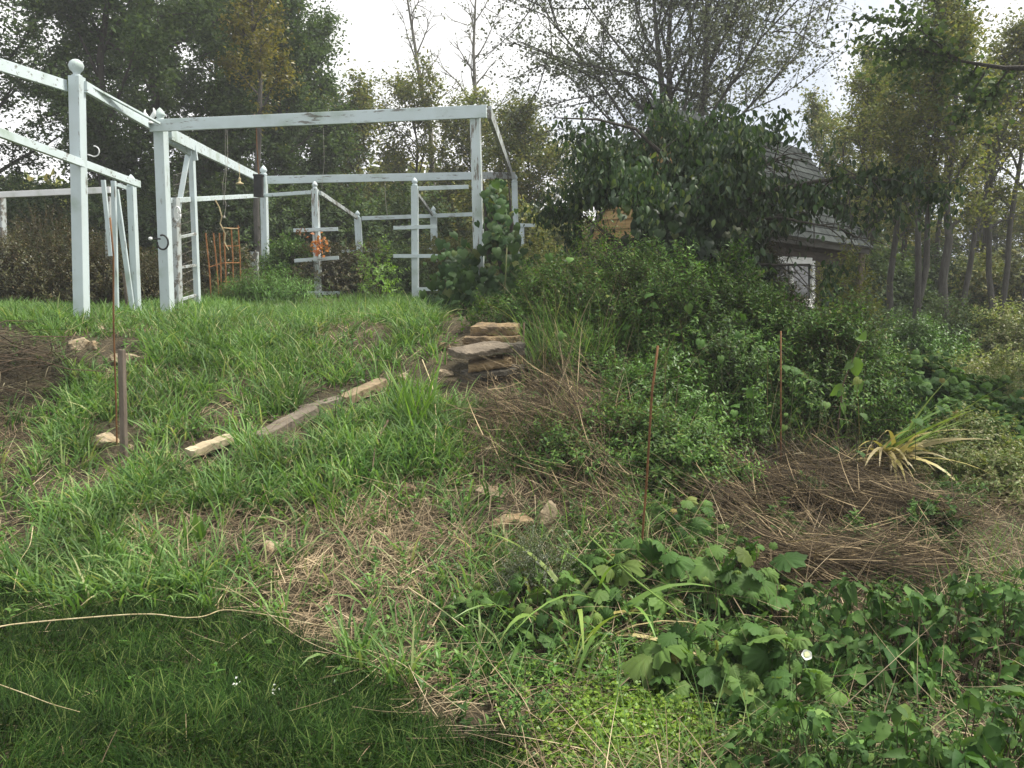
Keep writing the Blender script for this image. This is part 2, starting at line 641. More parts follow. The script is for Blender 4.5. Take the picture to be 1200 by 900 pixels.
M_IRIS = leaf_mat('sword_leaves', [(.10, .20, .035), (.15, .25, .05), (.22, .29, .07)], .3, 2.0)
M_IRISDRY = leaf_mat('dry_sword_leaves', [(.30, .24, .12), (.45, .38, .20), (.38, .33, .10)], .25, 2.0)
M_FLOWER = leaf_mat('white_petals', [(.80, .80, .78), (.85, .85, .84)], .3, 2.0)
# solids
M_SOIL = rough_mat('soil_and_thatch', [(.026, .021, .012), (.048, .039, .022), (.08, .065, .037), (.045, .052, .02)], 3.0, rough=.95, bump=.9, fine=40, dist=.04)
M_BARK = rough_mat('dark_bark', [(.025, .022, .018), (.05, .045, .036), (.085, .075, .062)], 5, (3, 3, .7), bump=.6, fine=25, dist=.03)
M_BARKGREY = rough_mat('grey_bark', [(.05, .047, .04), (.085, .08, .07), (.13, .125, .11)], 5, (3, 3, .7), bump=.6, fine=25, dist=.03)
M_BARKPALE = rough_mat('pale_bark', [(.10, .095, .08), (.17, .16, .135), (.24, .23, .20)], 5, (3, 3, .7), bump=.5, fine=25, dist=.02)
M_TWIG = rough_mat('brown_twig', [(.05, .036, .024), (.10, .07, .045), (.15, .11, .07)], 9, bump=.3)
M_GSTEM = rough_mat('green_stem', [(.05, .08, .025), (.08, .10, .035), (.11, .085, .05)], 6, bump=.1)
M_PAINT = paint_mat('old_white_paint', (.52, .60, .615), (.22, .22, .20), .36)
M_PAINTH = paint_mat('old_white_paint_along', (.53, .61, .625), (.20, .20, .18), .38, (1.2, 5, 9))
M_PAINTBAD = paint_mat('badly_peeled_paint', (.52, .59, .60), (.20, .18, .155), .44)
M_PAINTDIM = paint_mat('worn_grey_paint', (.42, .46, .46), (.16, .15, .13), .46, (3, 3, 3))
M_TRIM = paint_mat('clean_white_trim', (.74, .75, .74), (.5, .48, .45), .3)
M_RUST = rough_mat('rusty_iron', [(.075, .036, .018), (.14, .066, .027), (.22, .11, .045)], 14, bump=.5, fine=90, rough=.8, dist=.004)
M_RUSTCAGE = rough_mat('orange_rust', [(.16, .07, .028), (.27, .12, .045), (.38, .19, .08)], 10, bump=.4, fine=90, rough=.85, dist=.004)
M_WOODGREY = rough_mat('grey_weathered_wood', [(.085, .068, .05), (.15, .125, .095), (.215, .18, .14)], 5, (1, 1, 1), bump=.5, fine=50, dist=.01)
M_STAKE = rough_mat('stake_wood', [(.09, .07, .055), (.15, .12, .095), (.20, .165, .13)], 5, (6, 6, .8), bump=.5, fine=30)
M_WOODPALE = rough_mat('pale_split_wood', [(.30, .24, .15), (.44, .365, .24), (.52, .45, .32)], 4, (1, 1, 1), bump=.3, fine=40, rough=.7)
M_STONE = rough_mat('tan_stone', [(.11, .082, .05), (.21, .165, .105), (.33, .27, .18), (.28, .20, .11)], 7, bump=.8, fine=45, dist=.02, island=.1)
M_STONEBROWN = rough_mat('brown_ochre_stone', [(.055, .042, .028), (.13, .096, .058), (.22, .155, .08), (.30, .235, .145)], 8, bump=.9, fine=45, dist=.02)
M_SLATE = rough_mat('grey_slate_slab', [(.075, .06, .042), (.135, .11, .08), (.20, .165, .12)], 6, bump=.8, fine=50, dist=.015)
M_STONEDARK = rough_mat('dark_damp_stone', [(.04, .04, .033), (.09, .08, .062), (.15, .125, .09)], 7, bump=.8, fine=45, dist=.02)
M_SHINGLE = rough_mat('grey_shingles', [(.028, .032, .031), (.043, .049, .047), (.064, .072, .069)], 6, bump=.5, fine=70, island=.3, rough=1.0, spec=.05)
M_FASCIA = rough_mat('brown_grey_board', [(.055, .052, .046), (.08, .076, .068), (.11, .104, .094)], 3, (1, 1, 5), bump=.3, fine=40)
M_SIDING = rough_mat('honey_boards', [(.22, .14, .058), (.32, .21, .09), (.40, .275, .13)], 4, (1.5, 1.5, 8), bump=.3, fine=30, island=.2)
M_DARKWALL = rough_mat('dark_brown_boards', [(.035, .028, .022), (.06, .048, .038), (.09, .072, .058)], 3, (1, 1, 5), bump=.4, fine=40, island=.2)
M_BLACK = rough_mat('black_metal', [(.012, .013, .013), (.025, .026, .026), (.04, .04, .04)], 12, bump=.1, rough=.5)
M_CORD = rough_mat('pale_cord', [(.28, .26, .22), (.38, .36, .31), (.48, .46, .41)], 20, bump=.3)
M_STALK = rough_mat('straw_coloured_stalk', [(.30, .235, .12), (.42, .35, .20), (.54, .47, .30)], 12, bump=.3, fine=80, dist=.002)
M_WHITE = rough_mat('white_enamel', [(.66, .68, .66), (.74, .75, .73)], 8, bump=.05, rough=.4, spec=.5)


def glass_mat():
    m, N, K = new_mat('dusty_window_glass')
    p = N.new('ShaderNodeBsdfPrincipled')
    p.inputs['Base Color'].default_value = (.02, .024, .024, 1)
    p.inputs['Roughness'].default_value = .08
    p.inputs['Specular IOR Level'].default_value = .6
    o = N.new('ShaderNodeOutputMaterial')
    K.new(p.outputs['BSDF'], o.inputs['Surface'])
    return m


M_GLASS = glass_mat()

# ================================================================ THE GROUND
xs = np.concatenate([-np.geomspace(70, 7.2, 22), np.arange(-7, 9.01, 0.06), np.geomspace(9.3, 70, 22)])
ys = np.concatenate([np.linspace(-14, 0.8, 12), np.arange(1, 13.01, 0.06), np.geomspace(13.4, 80, 28)])
GX, GY = np.meshgrid(xs, ys)
GZ = T(GX, GY)
gi = np.arange(GX.size).reshape(GX.shape)
gm = MB()
gm.add(np.stack([GX, GY, GZ], -1), np.stack([gi[:-1, :-1], gi[:-1, 1:], gi[1:, 1:], gi[1:, :-1]], -1).reshape(-1, 4))
tag(gm.build('ground', M_SOIL, smooth=True), kind='structure', label='bare soil and old thatch of the rising bank and the lawn')

# outlines of the patches of growth, traced on the ground in pixels of the photograph
LAWN = [(-900, 640), (0, 690), (120, 705), (250, 713), (350, 742), (425, 775), (480, 806), (560, 870), (640, 960), (640, 1600), (-900, 1600)]
STRAW_A = [(140, 605), (330, 598), (420, 585), (530, 600), (560, 650), (500, 705), (430, 762), (372, 742), (340, 690), (230, 680), (150, 650)]
STRAW_B = [(815, 590), (850, 555), (900, 548), (1000, 562), (1060, 605), (1105, 640), (1125, 665), (1110, 690), (1040, 690), (1000, 705), (930, 712), (870, 665)]
STRAW_C = [(550, 445), (640, 430), (730, 462), (720, 540), (700, 640), (610, 630), (560, 570), (540, 500)]
STRAW_D = [(-120, 470), (20, 475), (50, 500), (40, 560), (-120, 590)]
PILE_E = [(-160, 360), (10, 378), (60, 405), (85, 450), (60, 490), (0, 480), (-160, 480)]
LIMEY = [(630, 800), (700, 780), (800, 790), (860, 830), (850, 930), (620, 930)]
BUSHY = [(640, 380), (760, 330), (1010, 330), (1210, 420), (1210, 600), (1040, 560), (830, 560), (740, 540), (700, 470)]


def scatter(n, x0, x1, y0, y1, rg):
    "points over a stretch of ground, denser near the camera"
    y = np.exp(rg.uniform(math.log(y0), math.log(y1), n))
    x = rg.uniform(x0, x1, n)
    P = np.stack([x, y, T(x, y)], 1)
    return P


def where(P, poly):
    u, v = proj(P)
    return inpoly(u, v, poly)


def lies(P, *polys):
    u, v = proj(P)
    r = np.zeros(len(P), bool)
    for q in polys:
        r |= inpoly(u, v, q)
    return r


def lawn_edge(P):
    P = P + np.stack([0 * P[:, 0], .5 * (vnoise(P[:, 0], P[:, 1], 2.3, 91) - .5) + .22 * (vnoise(P[:, 0], P[:, 1], 9, 92) - .5), 0 * P[:, 0]], 1)
    return where(P, LAWN) | ((P[:, 0] < -2.6) & (P[:, 1] < 4.3)) | ((P[:, 0] < 0.1) & (P[:, 1] < 2.5))


CLEAR = [(215, 522, 282, 544), (302, 488, 370, 522), (352, 452, 450, 484), (105, 492, 165, 545), (76, 396, 172, 430), (290, 628, 342, 660), (515, 370, 630, 472), (570, 590, 670, 650), (715, 480, 770, 545), (462, 430, 532, 455)]


def inrects(u, v):
    r = np.zeros(len(u), bool)
    for a, b, c, d in CLEAR:
        r |= (u > a) & (u < c) & (v > b) & (v < d + 4)
    return r


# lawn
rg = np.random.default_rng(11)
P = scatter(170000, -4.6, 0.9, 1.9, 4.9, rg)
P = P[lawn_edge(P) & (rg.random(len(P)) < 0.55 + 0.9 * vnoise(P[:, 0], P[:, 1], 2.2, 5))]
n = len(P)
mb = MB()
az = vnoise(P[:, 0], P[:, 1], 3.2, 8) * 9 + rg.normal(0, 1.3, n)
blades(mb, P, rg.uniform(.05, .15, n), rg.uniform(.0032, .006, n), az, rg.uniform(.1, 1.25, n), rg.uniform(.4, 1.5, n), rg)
tag(mb.build('lawn_grass', M_LAWN), 'fine lawn grass at the foot of the slope, shade painted into its colour', 'grass', kind='stuff')

# broad grass of the slope, in tufts
rg = np.random.default_rng(12)
P = scatter(17000, -6.5, 1.3, 3.2, 9.6, rg)
keep = ~inrects(*proj(P)) & ~lawn_edge(P) & ~lies(P, STRAW_B, BUSHY, PILE_E)
dens = np.where(lies(P, STRAW_A, STRAW_C, STRAW_D), .12, 1.0) * (0.06 + 1.0 * sstep(.3, .7, .6 * vnoise(P[:, 0], P[:, 1], 1.3, 21) + .4 * vnoise(P[:, 0], P[:, 1], 4.5, 22)))
u, v = proj(P)
dens *= np.where((u > 430) & (v > 560), .3, 1) * np.where((u > 640), .5, 1)
P = P[keep & (rg.random(len(P)) < dens)]
k = 10
Q = np.repeat(P, k, 0)
m = len(Q)
az = rg.uniform(0, 6.28, m)
rad = np.abs(rg.normal(0, .055, m))
Q = Q + np.stack([np.cos(az) * rad, np.sin(az) * rad, 0 * az], 1)
Q[:, 2] = T(Q[:, 0], Q[:, 1]) - .01
tuft = np.repeat(rg.uniform(.6, 1.35, len(P)), k)
mb = MB()
blades(mb, Q, rg.uniform(.08, .27, m) * tuft, rg.uniform(.007, .017, m), az + rg.normal(0, .5, m), rg.uniform(.02, .5, m), rg.uniform(.5, 2.0, m), rg, 4)
tag(mb.build('slope_grass', M_GRASS), 'tufts of broad bright green grass covering the slope', 'grass', kind='stuff')

# plateau grass
rg = np.random.default_rng(13)
P = scatter(85000, -9, 1.3, 7.2, 17, rg)
P = P[~inrects(*proj(P)) & ~lies(P, BUSHY, PILE_E) & (rg.random(len(P)) < .08 + 1.1 * sstep(.25, .6, .6 * vnoise(P[:, 0], P[:, 1], 1.1, 31) + .4 * vnoise(P[:, 0], P[:, 1], 4, 32)))]
m = len(P)
mb = MB()
blades(mb, P - np.array([0, 0, .01]), rg.uniform(.06, .19, m) * (.6 + .8 * vnoise(P[:, 0], P[:, 1], .9, 33)), rg.uniform(.008, .017, m), rg.uniform(0, 6.28, m), rg.uniform(.0, .7, m), rg.uniform(.3, 1.5, m), rg, 3)
tag(mb.build('plateau_grass', M_PLATEAU), 'lush bright green grass on the level ground in front of the pergola', 'grass', kind='stuff')

# straw lying about
rg = np.random.default_rng(14)
P = scatter(150000, -5.5, 5.5, 2.4, 9.0, rg)
inst = lies(P, STRAW_A, STRAW_C, STRAW_D)
pr = np.where(inst, 1.0, .30)
pr = np.where(lies(P, STRAW_B, PILE_E), 0, pr)
pr = np.where(lawn_edge(P), .006, pr)
pr = np.where(inrects(*proj(P)), pr * .25, pr)
P = P[rg.random(len(P)) < pr * (.5 + .8 * vnoise(P[:, 0], P[:, 1], 2.5, 41))]
m = len(P)
P[:, 2] += np.abs(rg.normal(0, .03, m)) + .004
mb = MB()
blades(mb, P, rg.uniform(.07, .34, m), rg.uniform(.0018, .0050, m), rg.uniform(0, 6.28, m), rg.normal(1.5, .10, m), rg.normal(0, .25, m), rg, 3, True)
tag(mb.build('straw_litter', M_STRAW), 'dry pale straw littering the slope', 'straw', kind='stuff')

rg = np.random.default_rng(15)
P = scatter(150000, -.2, 6.5, 3.6, 8.6, rg)
P0 = P
Pj = P + np.stack([.35 * (vnoise(P[:, 0], P[:, 1], 3, 45) - .5), .35 * (vnoise(P[:, 0], P[:, 1], 3, 46) - .5), 0 * P[:, 0]], 1)
P = np.concatenate([P0[lies(Pj, STRAW_B)], P0[lies(Pj, STRAW_C) & ~inrects(*proj(P0)) & (rg.random(len(P0)) < .40)]])
P = P[rg.random(len(P)) < .03 + 1.0 * sstep(.2, .75, vnoise(P[:, 0], P[:, 1], 5.5, 44))]
m = len(P)
P[:, 2] += np.abs(rg.normal(0, .04, m)) + .17 * sstep(.25, .8, vnoise(P[:, 0], P[:, 1], 5.5, 44))
mb = MB()
blades(mb, P, rg.uniform(.12, .5, m), rg.uniform(.0025, .0075, m), rg.normal(-.75, .45, m) + 1.6 * (vnoise(P[:, 0], P[:, 1], 2.6, 47) - .5) + np.where(rg.random(m) < .5, math.pi, 0), rg.normal(1.5, .16, m), rg.normal(0, .3, m), rg, 3, True)
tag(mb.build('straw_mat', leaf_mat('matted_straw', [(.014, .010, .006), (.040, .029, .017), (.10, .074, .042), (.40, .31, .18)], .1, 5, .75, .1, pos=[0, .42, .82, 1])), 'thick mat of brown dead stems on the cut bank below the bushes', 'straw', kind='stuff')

# brush heap at the left edge
rg = np.random.default_rng(16)
c = hit1(10, 470)
mb = MB()
m = 1500
az = rg.uniform(0, 6.28, m)
rr = np.sqrt(rg.random(m)) * np.array(1.0)
hx = c[0] - .45 + .85 * rr * np.cos(az)
hy = c[1] + .25 + .7 * rr * np.sin(az)
hz = T(hx, hy) + .42 * (1 - rr ** 2) * rg.uniform(.0, 1.0, m) + .01
P = np.stack([hx, hy, hz], 1)
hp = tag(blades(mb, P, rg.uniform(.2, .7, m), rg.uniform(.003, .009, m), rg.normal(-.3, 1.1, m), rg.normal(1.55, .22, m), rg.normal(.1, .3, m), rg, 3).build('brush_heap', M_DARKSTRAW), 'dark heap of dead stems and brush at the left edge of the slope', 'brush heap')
mb = MB()
for i in range(26):
    p = np.array([c[0] - .9 + rg.random() * 1.0, c[1] + rg.normal(.2, .3), 0])
    p[2] = Tz(p[0], p[1]) + .1 + .3 * rg.random()
    q = p + np.array([rg.uniform(.3, .8), rg.normal(0, .2), rg.uniform(-.18, .12)])
    tube(mb, [p, (p + q) / 2 + rg.normal(0, .03, 3), q], [.006, .005, .002], 5)
mb.build('twig', M_TWIG, hp)

# ---------------------------------------------------------------- small weeds among the grass
rg = np.random.default_rng(17)
P = scatter(5200, -5, 1.2, 3.1, 9.5, rg)
u, v = proj(P)
pr = np.where(lawn_edge(P), .05, .16) + np.where((u > 430) & (v > 540), .35, 0)
P = P[(rg.random(len(P)) < pr * (.3 + 1.4 * vnoise(P[:, 0], P[:, 1], 1.9, 51))) & ~lies(P, BUSHY, STRAW_B)]
mb = MB()
sprigs(mb, mb, P, np.array([0, 0, 1.0]) + rg.normal(0, .25, (len(P), 3)), rg.uniform(.05, .18, len(P)), 4, .045, OVATE, rg)
tag(mb.build('low_weeds', M_FRESH), 'small broad-leaved weeds scattered through the grass of the slope', 'weeds', kind='stuff')

# ================================================================ TREES AND SHRUBS


def tree(name, label, group, x, y, H, rc, seed, lm, bm, nleaf, leaf=.13, tmpl=QUAD, r0=None, clear=.25, up=.6, nl=14, lean=(0, 0), droop=0.0, sig=.22,
         nsub=5, ntw=4, prof=None, stems=1, cat='tree', sink=.1, top=None, twigs=True, limb_r=.42, prune=None, hang=None):
    rg = np.random.default_rng(seed)
    z0 = Tz(x, y)
    root = thing(name, label, cat, (x, y, z0), group)
    tm = MB()
    r0 = r0 or H * .016
    allsub, alltw = [], []
    lp, lr = [], []
    for s_ in range(stems):
        an0 = rg.uniform(0, 6.28)
        off = np.array([math.cos(an0), math.sin(an0), 0]) * (0 if stems == 1 else r0 * 1.5)
        ln = np.array([lean[0], lean[1], 0.0]) + (off * 3 * H / 8 if stems > 1 else 0)
        nt_ = 9
        f = np.linspace(0, 1, nt_)
        tp = np.array([x, y, z0 - sink]) + off + f[:, None] * np.array([0, 0, H + sink]) + (f ** 1.3)[:, None] * ln
        tp[1:, :2] += np.cumsum(rg.normal(0, H * .008, (nt_ - 1, 2)), 0)
        tr = r0 * (1 - f) ** .75 * .95 + .012
        tr[0] *= 1.25
        tubes(tm, tp, tr, 9)
        for i in range(nl):
            t = clear + (1 - clear) * ((i + .5) / nl) ** .95
            ii = t * (nt_ - 1)
            a = int(min(ii, nt_ - 2))
            st = tp[a] + (tp[a + 1] - tp[a]) * (ii - a)
            rl = (tr[a] + (tr[a + 1] - tr[a]) * (ii - a)) * limb_r * 1.2 + .006
            az = i * 2.4 + rg.uniform(-.6, .6) + s_
            pf = prof(t) if prof else (math.sin(math.pi * min(1, .18 + .82 * (t - clear) / (1 - clear + 1e-6)) ** .8) * .85 + .2)
            Ln = rc * pf * rg.uniform(.7, 1.2)
            el = R(90) * up * rg.uniform(.7, 1.25) * (.55 + .6 * t)
            d = np.array([math.cos(az) * math.cos(el), math.sin(az) * math.cos(el), math.sin(el)])
            npl = 6
            pts = [st]
            for j in range(npl - 1):
                d = nrm(d + rg.normal(0, .13, 3) + np.array([0, 0, .10 * up - droop * .22]))
                pts.append(pts[-1] + d * Ln / (npl - 1))
            pts = np.array(pts)
            lp.append(pts)
            lr.append(np.linspace(rl, .006, npl))
            for q in range(nsub):
                tt = rg.uniform(.22, 1) * (npl - 1)
                b = int(min(tt, npl - 2))
                sp = pts[b] + (pts[b + 1] - pts[b]) * (tt - b)
                dd = nrm(pts[b + 1] - pts[b])
                e = nrm(dd * .75 + rg.normal(0, .55, 3) + np.array([0, 0, .15 * up - droop * .5]))
                ls = Ln * rg.uniform(.25, .5)
                pp = [sp]
                for j in range(3):
                    e = nrm(e + rg.normal(0, .18, 3) + np.array([0, 0, -droop * .3]))
                    pp.append(pp[-1] + e * ls / 3)
                pp = np.array(pp)
                allsub.append(pp)
                for z in range(ntw):
                    tt = rg.uniform(.2, 1) * 3
                    b = int(min(tt, 2))
                    s2 = pp[b] + (pp[b + 1] - pp[b]) * (tt - b)
                    e2 = nrm(e + rg.normal(0, .6, 3) + np.array([0, 0, .1 - droop * .5]))
                    l2 = ls * rg.uniform(.3, .6)
                    alltw.append(np.array([s2, s2 + e2 * l2 * .5 + rg.normal(0, .02, 3), s2 + e2 * l2 + np.array([0, 0, -.05 * l2])]))
    tubes(tm, np.array(lp), np.array(lr), 6)
    S = np.array(allsub)
    W = np.array(alltw)
    tubes(tm, S, np.tile(np.linspace(.35, .12, 4) * .045 * (H / 9) ** .5, (len(S), 1)), 4)
    if twigs:
        tubes(tm, W, np.tile(np.array([.006, .005, .0025]) * (H / 9) ** .5, (len(W), 1)), 3)
    tm.build('trunk', bm, root, True)
    if nleaf:
        n1 = int(nleaf * .72)
        n2 = nleaf - n1
        a = rg.integers(0, len(W), n1)
        t = rg.random(n1)[:, None] * 2
        P1 = np.where(t < 1, W[a, 0] + (W[a, 1] - W[a, 0]) * t, W[a, 1] + (W[a, 2] - W[a, 1]) * (t - 1))
        a = rg.integers(0, len(S), n2)
        b = rg.integers(0, 3, n2)
        P2 = S[a, b] + (S[a, b + 1] - S[a, b]) * rg.random(n2)[:, None]
        P = np.concatenate([P1, P2]) + rg.normal(0, sig, (nleaf, 3)) * rg.random((nleaf, 1))
        P = P[P[:, 2] > z0 + .05]
        if prune:
            P = P[~np.any([inpoly(*proj(P), q_) for q_ in prune], axis=0) | (rg.random(len(P)) < .03)]
        tip = rdir(len(P), rg) * np.array([1, 1, .6]) + np.array([0, 0, hang if hang else -.25 - 1.4 * droop])
        face = rdir(len(P), rg) * .8 + np.array([0, 0, .7])
        cm = MB()
        leaves(cm, P, tip, face, leaf * rg.uniform(.45, 1.35, len(P)), tmpl)
        cm.build('crown', lm, root)
    return root


def X(px, d):
    return (px - 600) / F * d


G_BACK = 'trees of the wood behind the pergola'
oval = lambda t: .55 + .5 * math.sin(math.pi * t)
# left wood: px, distance, height, crown radius, leaves
def wood(lab, px, d, H, rc, seed, lm, n_, leaf=.085, **k):
    kw = dict(clear=.1, nl=20, prof=oval, r0=H * .011, nsub=6, sig=.28)
    kw.update(k)
    return tree('broadleaf_tree', lab, G_BACK, X(px, d), d, H, rc, seed, lm, M_BARK, n_, leaf, **kw)


wood('sparse dark tree at the far left, sky showing through its crown', 5, 21, 10.0, 2.4, 101, M_TREE_DARK, 26000, .10)
wood('tall dense dark tree behind the ball-topped post', 125, 20, 10.4, 2.9, 102, M_TREE_DARK, 62000, .10)
wood('tallest dark tree left of the yellowing tree, its crown leaving the frame', 212, 21, 11.0, 3.2, 103, M_TREE_DARK, 70000, .10)
wood('dense dark rounded tree to the right of the yellowing tree', 336, 22, 6.5, 2.2, 104, M_TREE_DARK, 64000, .10)
wood('dark tree filling the gap below the yellowing tree', 278, 24, 7.4, 2.2, 113, M_TREE_DARK, 50000)
tree('yellowing_tree', 'slender pale-trunked tree with yellow leaves near its top, before the dark trees', G_BACK, X(300, 18.5), 18.5, 7.2, 1.2, 105, M_TREE_YELLOW, M_BARKGREY, 7000, .09, clear=.5, up=.5, nl=11, r0=.07, prof=oval, nsub=6)
for i, (px, d, H, rc, lab) in enumerate([(170, 29, 12, 3.2, 'dark tree of the second row between the two tallest dark trees'),
                                         (268, 29, 10, 3.0, 'dark tree of the second row behind the yellowing tree'), (350, 30, 7.2, 2.4, 'dark tree of the second row behind the rounded dark tree')]):
    wood(lab, px, d, H, rc, 180 + i, M_TREE_DARK, 30000, .14)
wood('olive green tree with a loose top over the left half of the front beam', 428, 25, 5.1, 1.6, 106, M_TREE_OLIVE, 17000, .10)
wood('loose hazy tree above the middle of the front beam', 488, 27, 5.7, 1.7, 107, M_TREE_OLIVE, 16000, .10)
wood('low olive tree behind the peeled corner post', 556, 26, 4.8, 1.7, 108, M_TREE_OLIVE, 19000, .10)
wood('olive tree with a low crown just right of the peeled corner post', 620, 24, 4.3, 1.3, 109, M_TREE_OLIVE, 26000, .09)
tree('bare_tree', 'leafless tree leaning left above the front beam', 'bare trees above the front beam', X(520, 28), 28, 10.2, 1.5, 110, M_POPLAR, M_BARKPALE, 250, .1, clear=.5, up=.72, nl=13, r0=.11, lean=(-1.2, 0))
tree('bare_tree', 'upright leafless tree above the peeled corner post', 'bare trees above the front beam', X(552, 27.5), 27.5, 9.8, 1.7, 111, M_POPLAR, M_BARKPALE, 250, .1, clear=.5, up=.62, nl=13, r0=.10, lean=(.2, 0))
# the big loose tree behind the hut
tree('poplar_tree', 'tall wide grey-green tree with fanned limbs and thin foliage behind the hut', None, X(782, 17), 17, 7.6, 3.7, 112, M_POPLAR, M_BARKGREY, 70000, .062, tmpl=ROUND, clear=.36, up=.60, nl=12, r0=.11, nsub=11, ntw=6, sig=.26,
     prof=lambda t: 1.25 - .5 * t, stems=3, limb_r=.36)
# right wood
G_R = 'slender trees of the wood on the right'
rt = [(1000, 19, 5.6, 1.2, 'slender tree just right of the shingled roof, its trunk half hidden', 6000, 1),
      (1038, 17, 5.4, 1.15, 'straight slender tree with a yellow-green crown, first trunk clear of the hut', 8000, 1),
      (1068, 16, 6.6, 1.15, 'tall forked tree whose feathery crown stands highest on the right', 13000, 2),
      (1104, 15.5, 5.8, 1.2, 'thick dark trunk beside the meadow, its olive crown spreading wide', 10000, 1),
      (1122, 17.5, 6.2, 1.2, 'dark tree leaning right with a long bare limb', 7000, 1),
      (1165, 18, 6.2, 1.5, 'thin-crowned tree near the right edge with two upright limbs', 6000, 2),
      (1205, 18, 6.6, 1.6, 'sparse tree at the very right edge with arching pale limbs', 5000, 1)]
for i, (px, d, H, rc, lab, nf, st) in enumerate(rt):
    tree('slender_tree', lab, G_R, X(px, d), d, H, rc, 130 + i, M_TREE_RIGHT, M_BARKGREY, nf, .075, clear=.36, up=.70, nl=11, r0=(.055 + .010 * (i * 5 % 4)) if st == 1 else .06, stems=st, lean=((1.1 if i == 4 else .1), 0), nsub=7, sig=.24)
for i, (px, d, H, rc, lab) in enumerate([(985, 21, 6.6, 1.2, 'slender background tree just above the right end of the roof'), (1024, 21.5, 6.4, 1.2, 'slender background tree between the first right trunks'), (1056, 20.5, 6.8, 1.2, 'slender background tree left of the forked tree'),
                                         (1092, 22, 7.2, 1.3, 'slender background tree right of the forked tree'), (1140, 21, 6.2, 1.2, 'slender background tree behind the leaning tree')]):
    tree('slender_tree', lab, 'slender background trees on the right', X(px, d), d, H, rc, 190 + i, M_TREE_RIGHT, M_BARK, 4200, .085, clear=.42, up=.72, nl=10, r0=.07, nsub=6, sig=.24)
# far wood beyond the right trees
for i, (px, d, H, rc, n_, lab) in enumerate([(950, 27, 5.6, 2.0, 24000, 'far dense tree showing between the roof and the right trunks'), (1045, 26, 3.6, 2.2, 26000, 'far low dark tree filling the gap behind the right trunks'),
                                          (1150, 27, 2.8, 2.2, 20000, 'far low tree behind the two upright limbs on the right'), (1240, 26, 3.2, 2.4, 22000, 'far low tree closing the wood at the right edge')]):
    tree('broadleaf_tree', lab, 'far trees of the wood on the right', X(px, d), d, H, rc, 150 + i, M_TREE_OLIVE, M_BARK, n_, .10, clear=.08, nl=16, prof=oval)
# overhanging dark tree at the upper right, trunk outside the frame
tree('overhanging_tree', 'dark leafy branches hanging into the top right corner', None, 6.7, 9.2, 6.6, 2.3, 160, M_TREE_DARK, M_BARK, 34000, .075, tmpl=ROUND, clear=.48, up=.22, nl=16, droop=.22, r0=.16, nsub=8, ntw=5, sig=.16, prof=lambda t: 1.0)

# drooping big-leaved tree before the hut
ROOFGAP = ([(893, 160), (962, 168), (982, 214), (896, 206)], [(950, 238), (1040, 280), (1034, 306), (895, 296), (900, 276), (948, 262)], [(908, 296), (965, 296), (965, 365), (908, 365)])   # where the crown thins and the roof shows
DT = tree('drooping_tree', 'low spreading tree with large dark drooping leaves in front of the hut', None, X(765, 9.0), 9.0, 1.72, 1.38, 170, M_DROOP, M_BARK, 33000, .070, tmpl=OVATE, clear=.36, up=.46, nl=19, droop=.34, r0=.075,
          nsub=9, ntw=4, sig=.16, prof=lambda t: 1.2 - .45 * t, lean=(.1, 0), limb_r=.5, prune=([(680, 244), (742, 236), (750, 296), (680, 300)], *ROOFGAP), hang=-1.25)
mb = MB()
tube(mb, [at(800, 215, 9.0), at(775, 180, 9.0), at(745, 151, 9.0), at(700, 140, 8.9), at(650, 138, 8.8)], [.03, .024, .018, .012, .006], 7)
tube(mb, [at(820, 260, 9.0), at(890, 225, 8.8), at(960, 212, 8.7), at(1015, 207, 8.6), at(1062, 216, 8.6)], [.035, .026, .02, .016, .008], 7)
rg = np.random.default_rng(171)
tw, lf = [], []
LIMBS = [([(840, 262, 9.0), (890, 228, 8.8), (960, 214, 8.7), (1015, 209, 8.6), (1062, 216, 8.6), (1110, 226, 8.7)], 52),
         ([(830, 250, 9.0), (880, 222, 9.2), (930, 226, 9.3), (975, 240, 9.3), (1010, 246, 9.3), (1060, 240, 9.3)], 26),
         ([(840, 275, 9.0), (880, 258, 8.7), (915, 255, 8.5), (950, 262, 8.5), (985, 268, 8.5), (1005, 280, 8.5)], 18),
         ([(820, 240, 9.0), (850, 205, 9.1), (880, 190, 9.2), (905, 192, 9.2), (925, 205, 9.2), (925, 215, 9.2)], 14),
         ([(785, 235, 9.0), (790, 190, 8.9), (808, 158, 8.9), (835, 142, 8.9), (860, 148, 8.9), (884, 172, 8.9)], 52)]
for q_, (pp_, nt2) in enumerate(LIMBS):
    Lb = np.array([at(*p_) for p_ in pp_])
    if q_:
        tube(mb, Lb, [.028, .02, .015, .011, .008, .005], 7)
    for i in range(nt2):
        t = rg.uniform(.2, 5)
        a = int(min(t, 4))
        p = Lb[a] + (Lb[a + 1] - Lb[a]) * (t - a)
        e = np.array([rg.normal(.25, .6), rg.normal(-.1, .6), rg.uniform(-.9, .7)])
        ln = rg.uniform(.15, .5)
        q = p + nrm(e) * ln + [0, 0, -.08]
        tw.append([p, (p + q) / 2 + [0, 0, .03], q])
        k_ = 30
        u_ = rg.random((k_, 1))
        lf.append(p + (q - p) * u_ + rg.normal(0, .06, (k_, 3)))
tubes(mb, np.array(tw), np.tile([.007, .005, .003], (len(tw), 1)), 4)
mb.build('limb', M_BARK, DT)
lf = np.concatenate(lf)
lf = lf[proj(lf)[1] < 292 + rg.normal(0, 6, len(lf)) - 12 * (proj(lf)[0] > 940)]
lf = lf[~np.any([inpoly(*proj(lf), q_) for q_ in ROOFGAP], axis=0) | (rg.random(len(lf)) < .15)]
mb = MB()
m = len(lf)
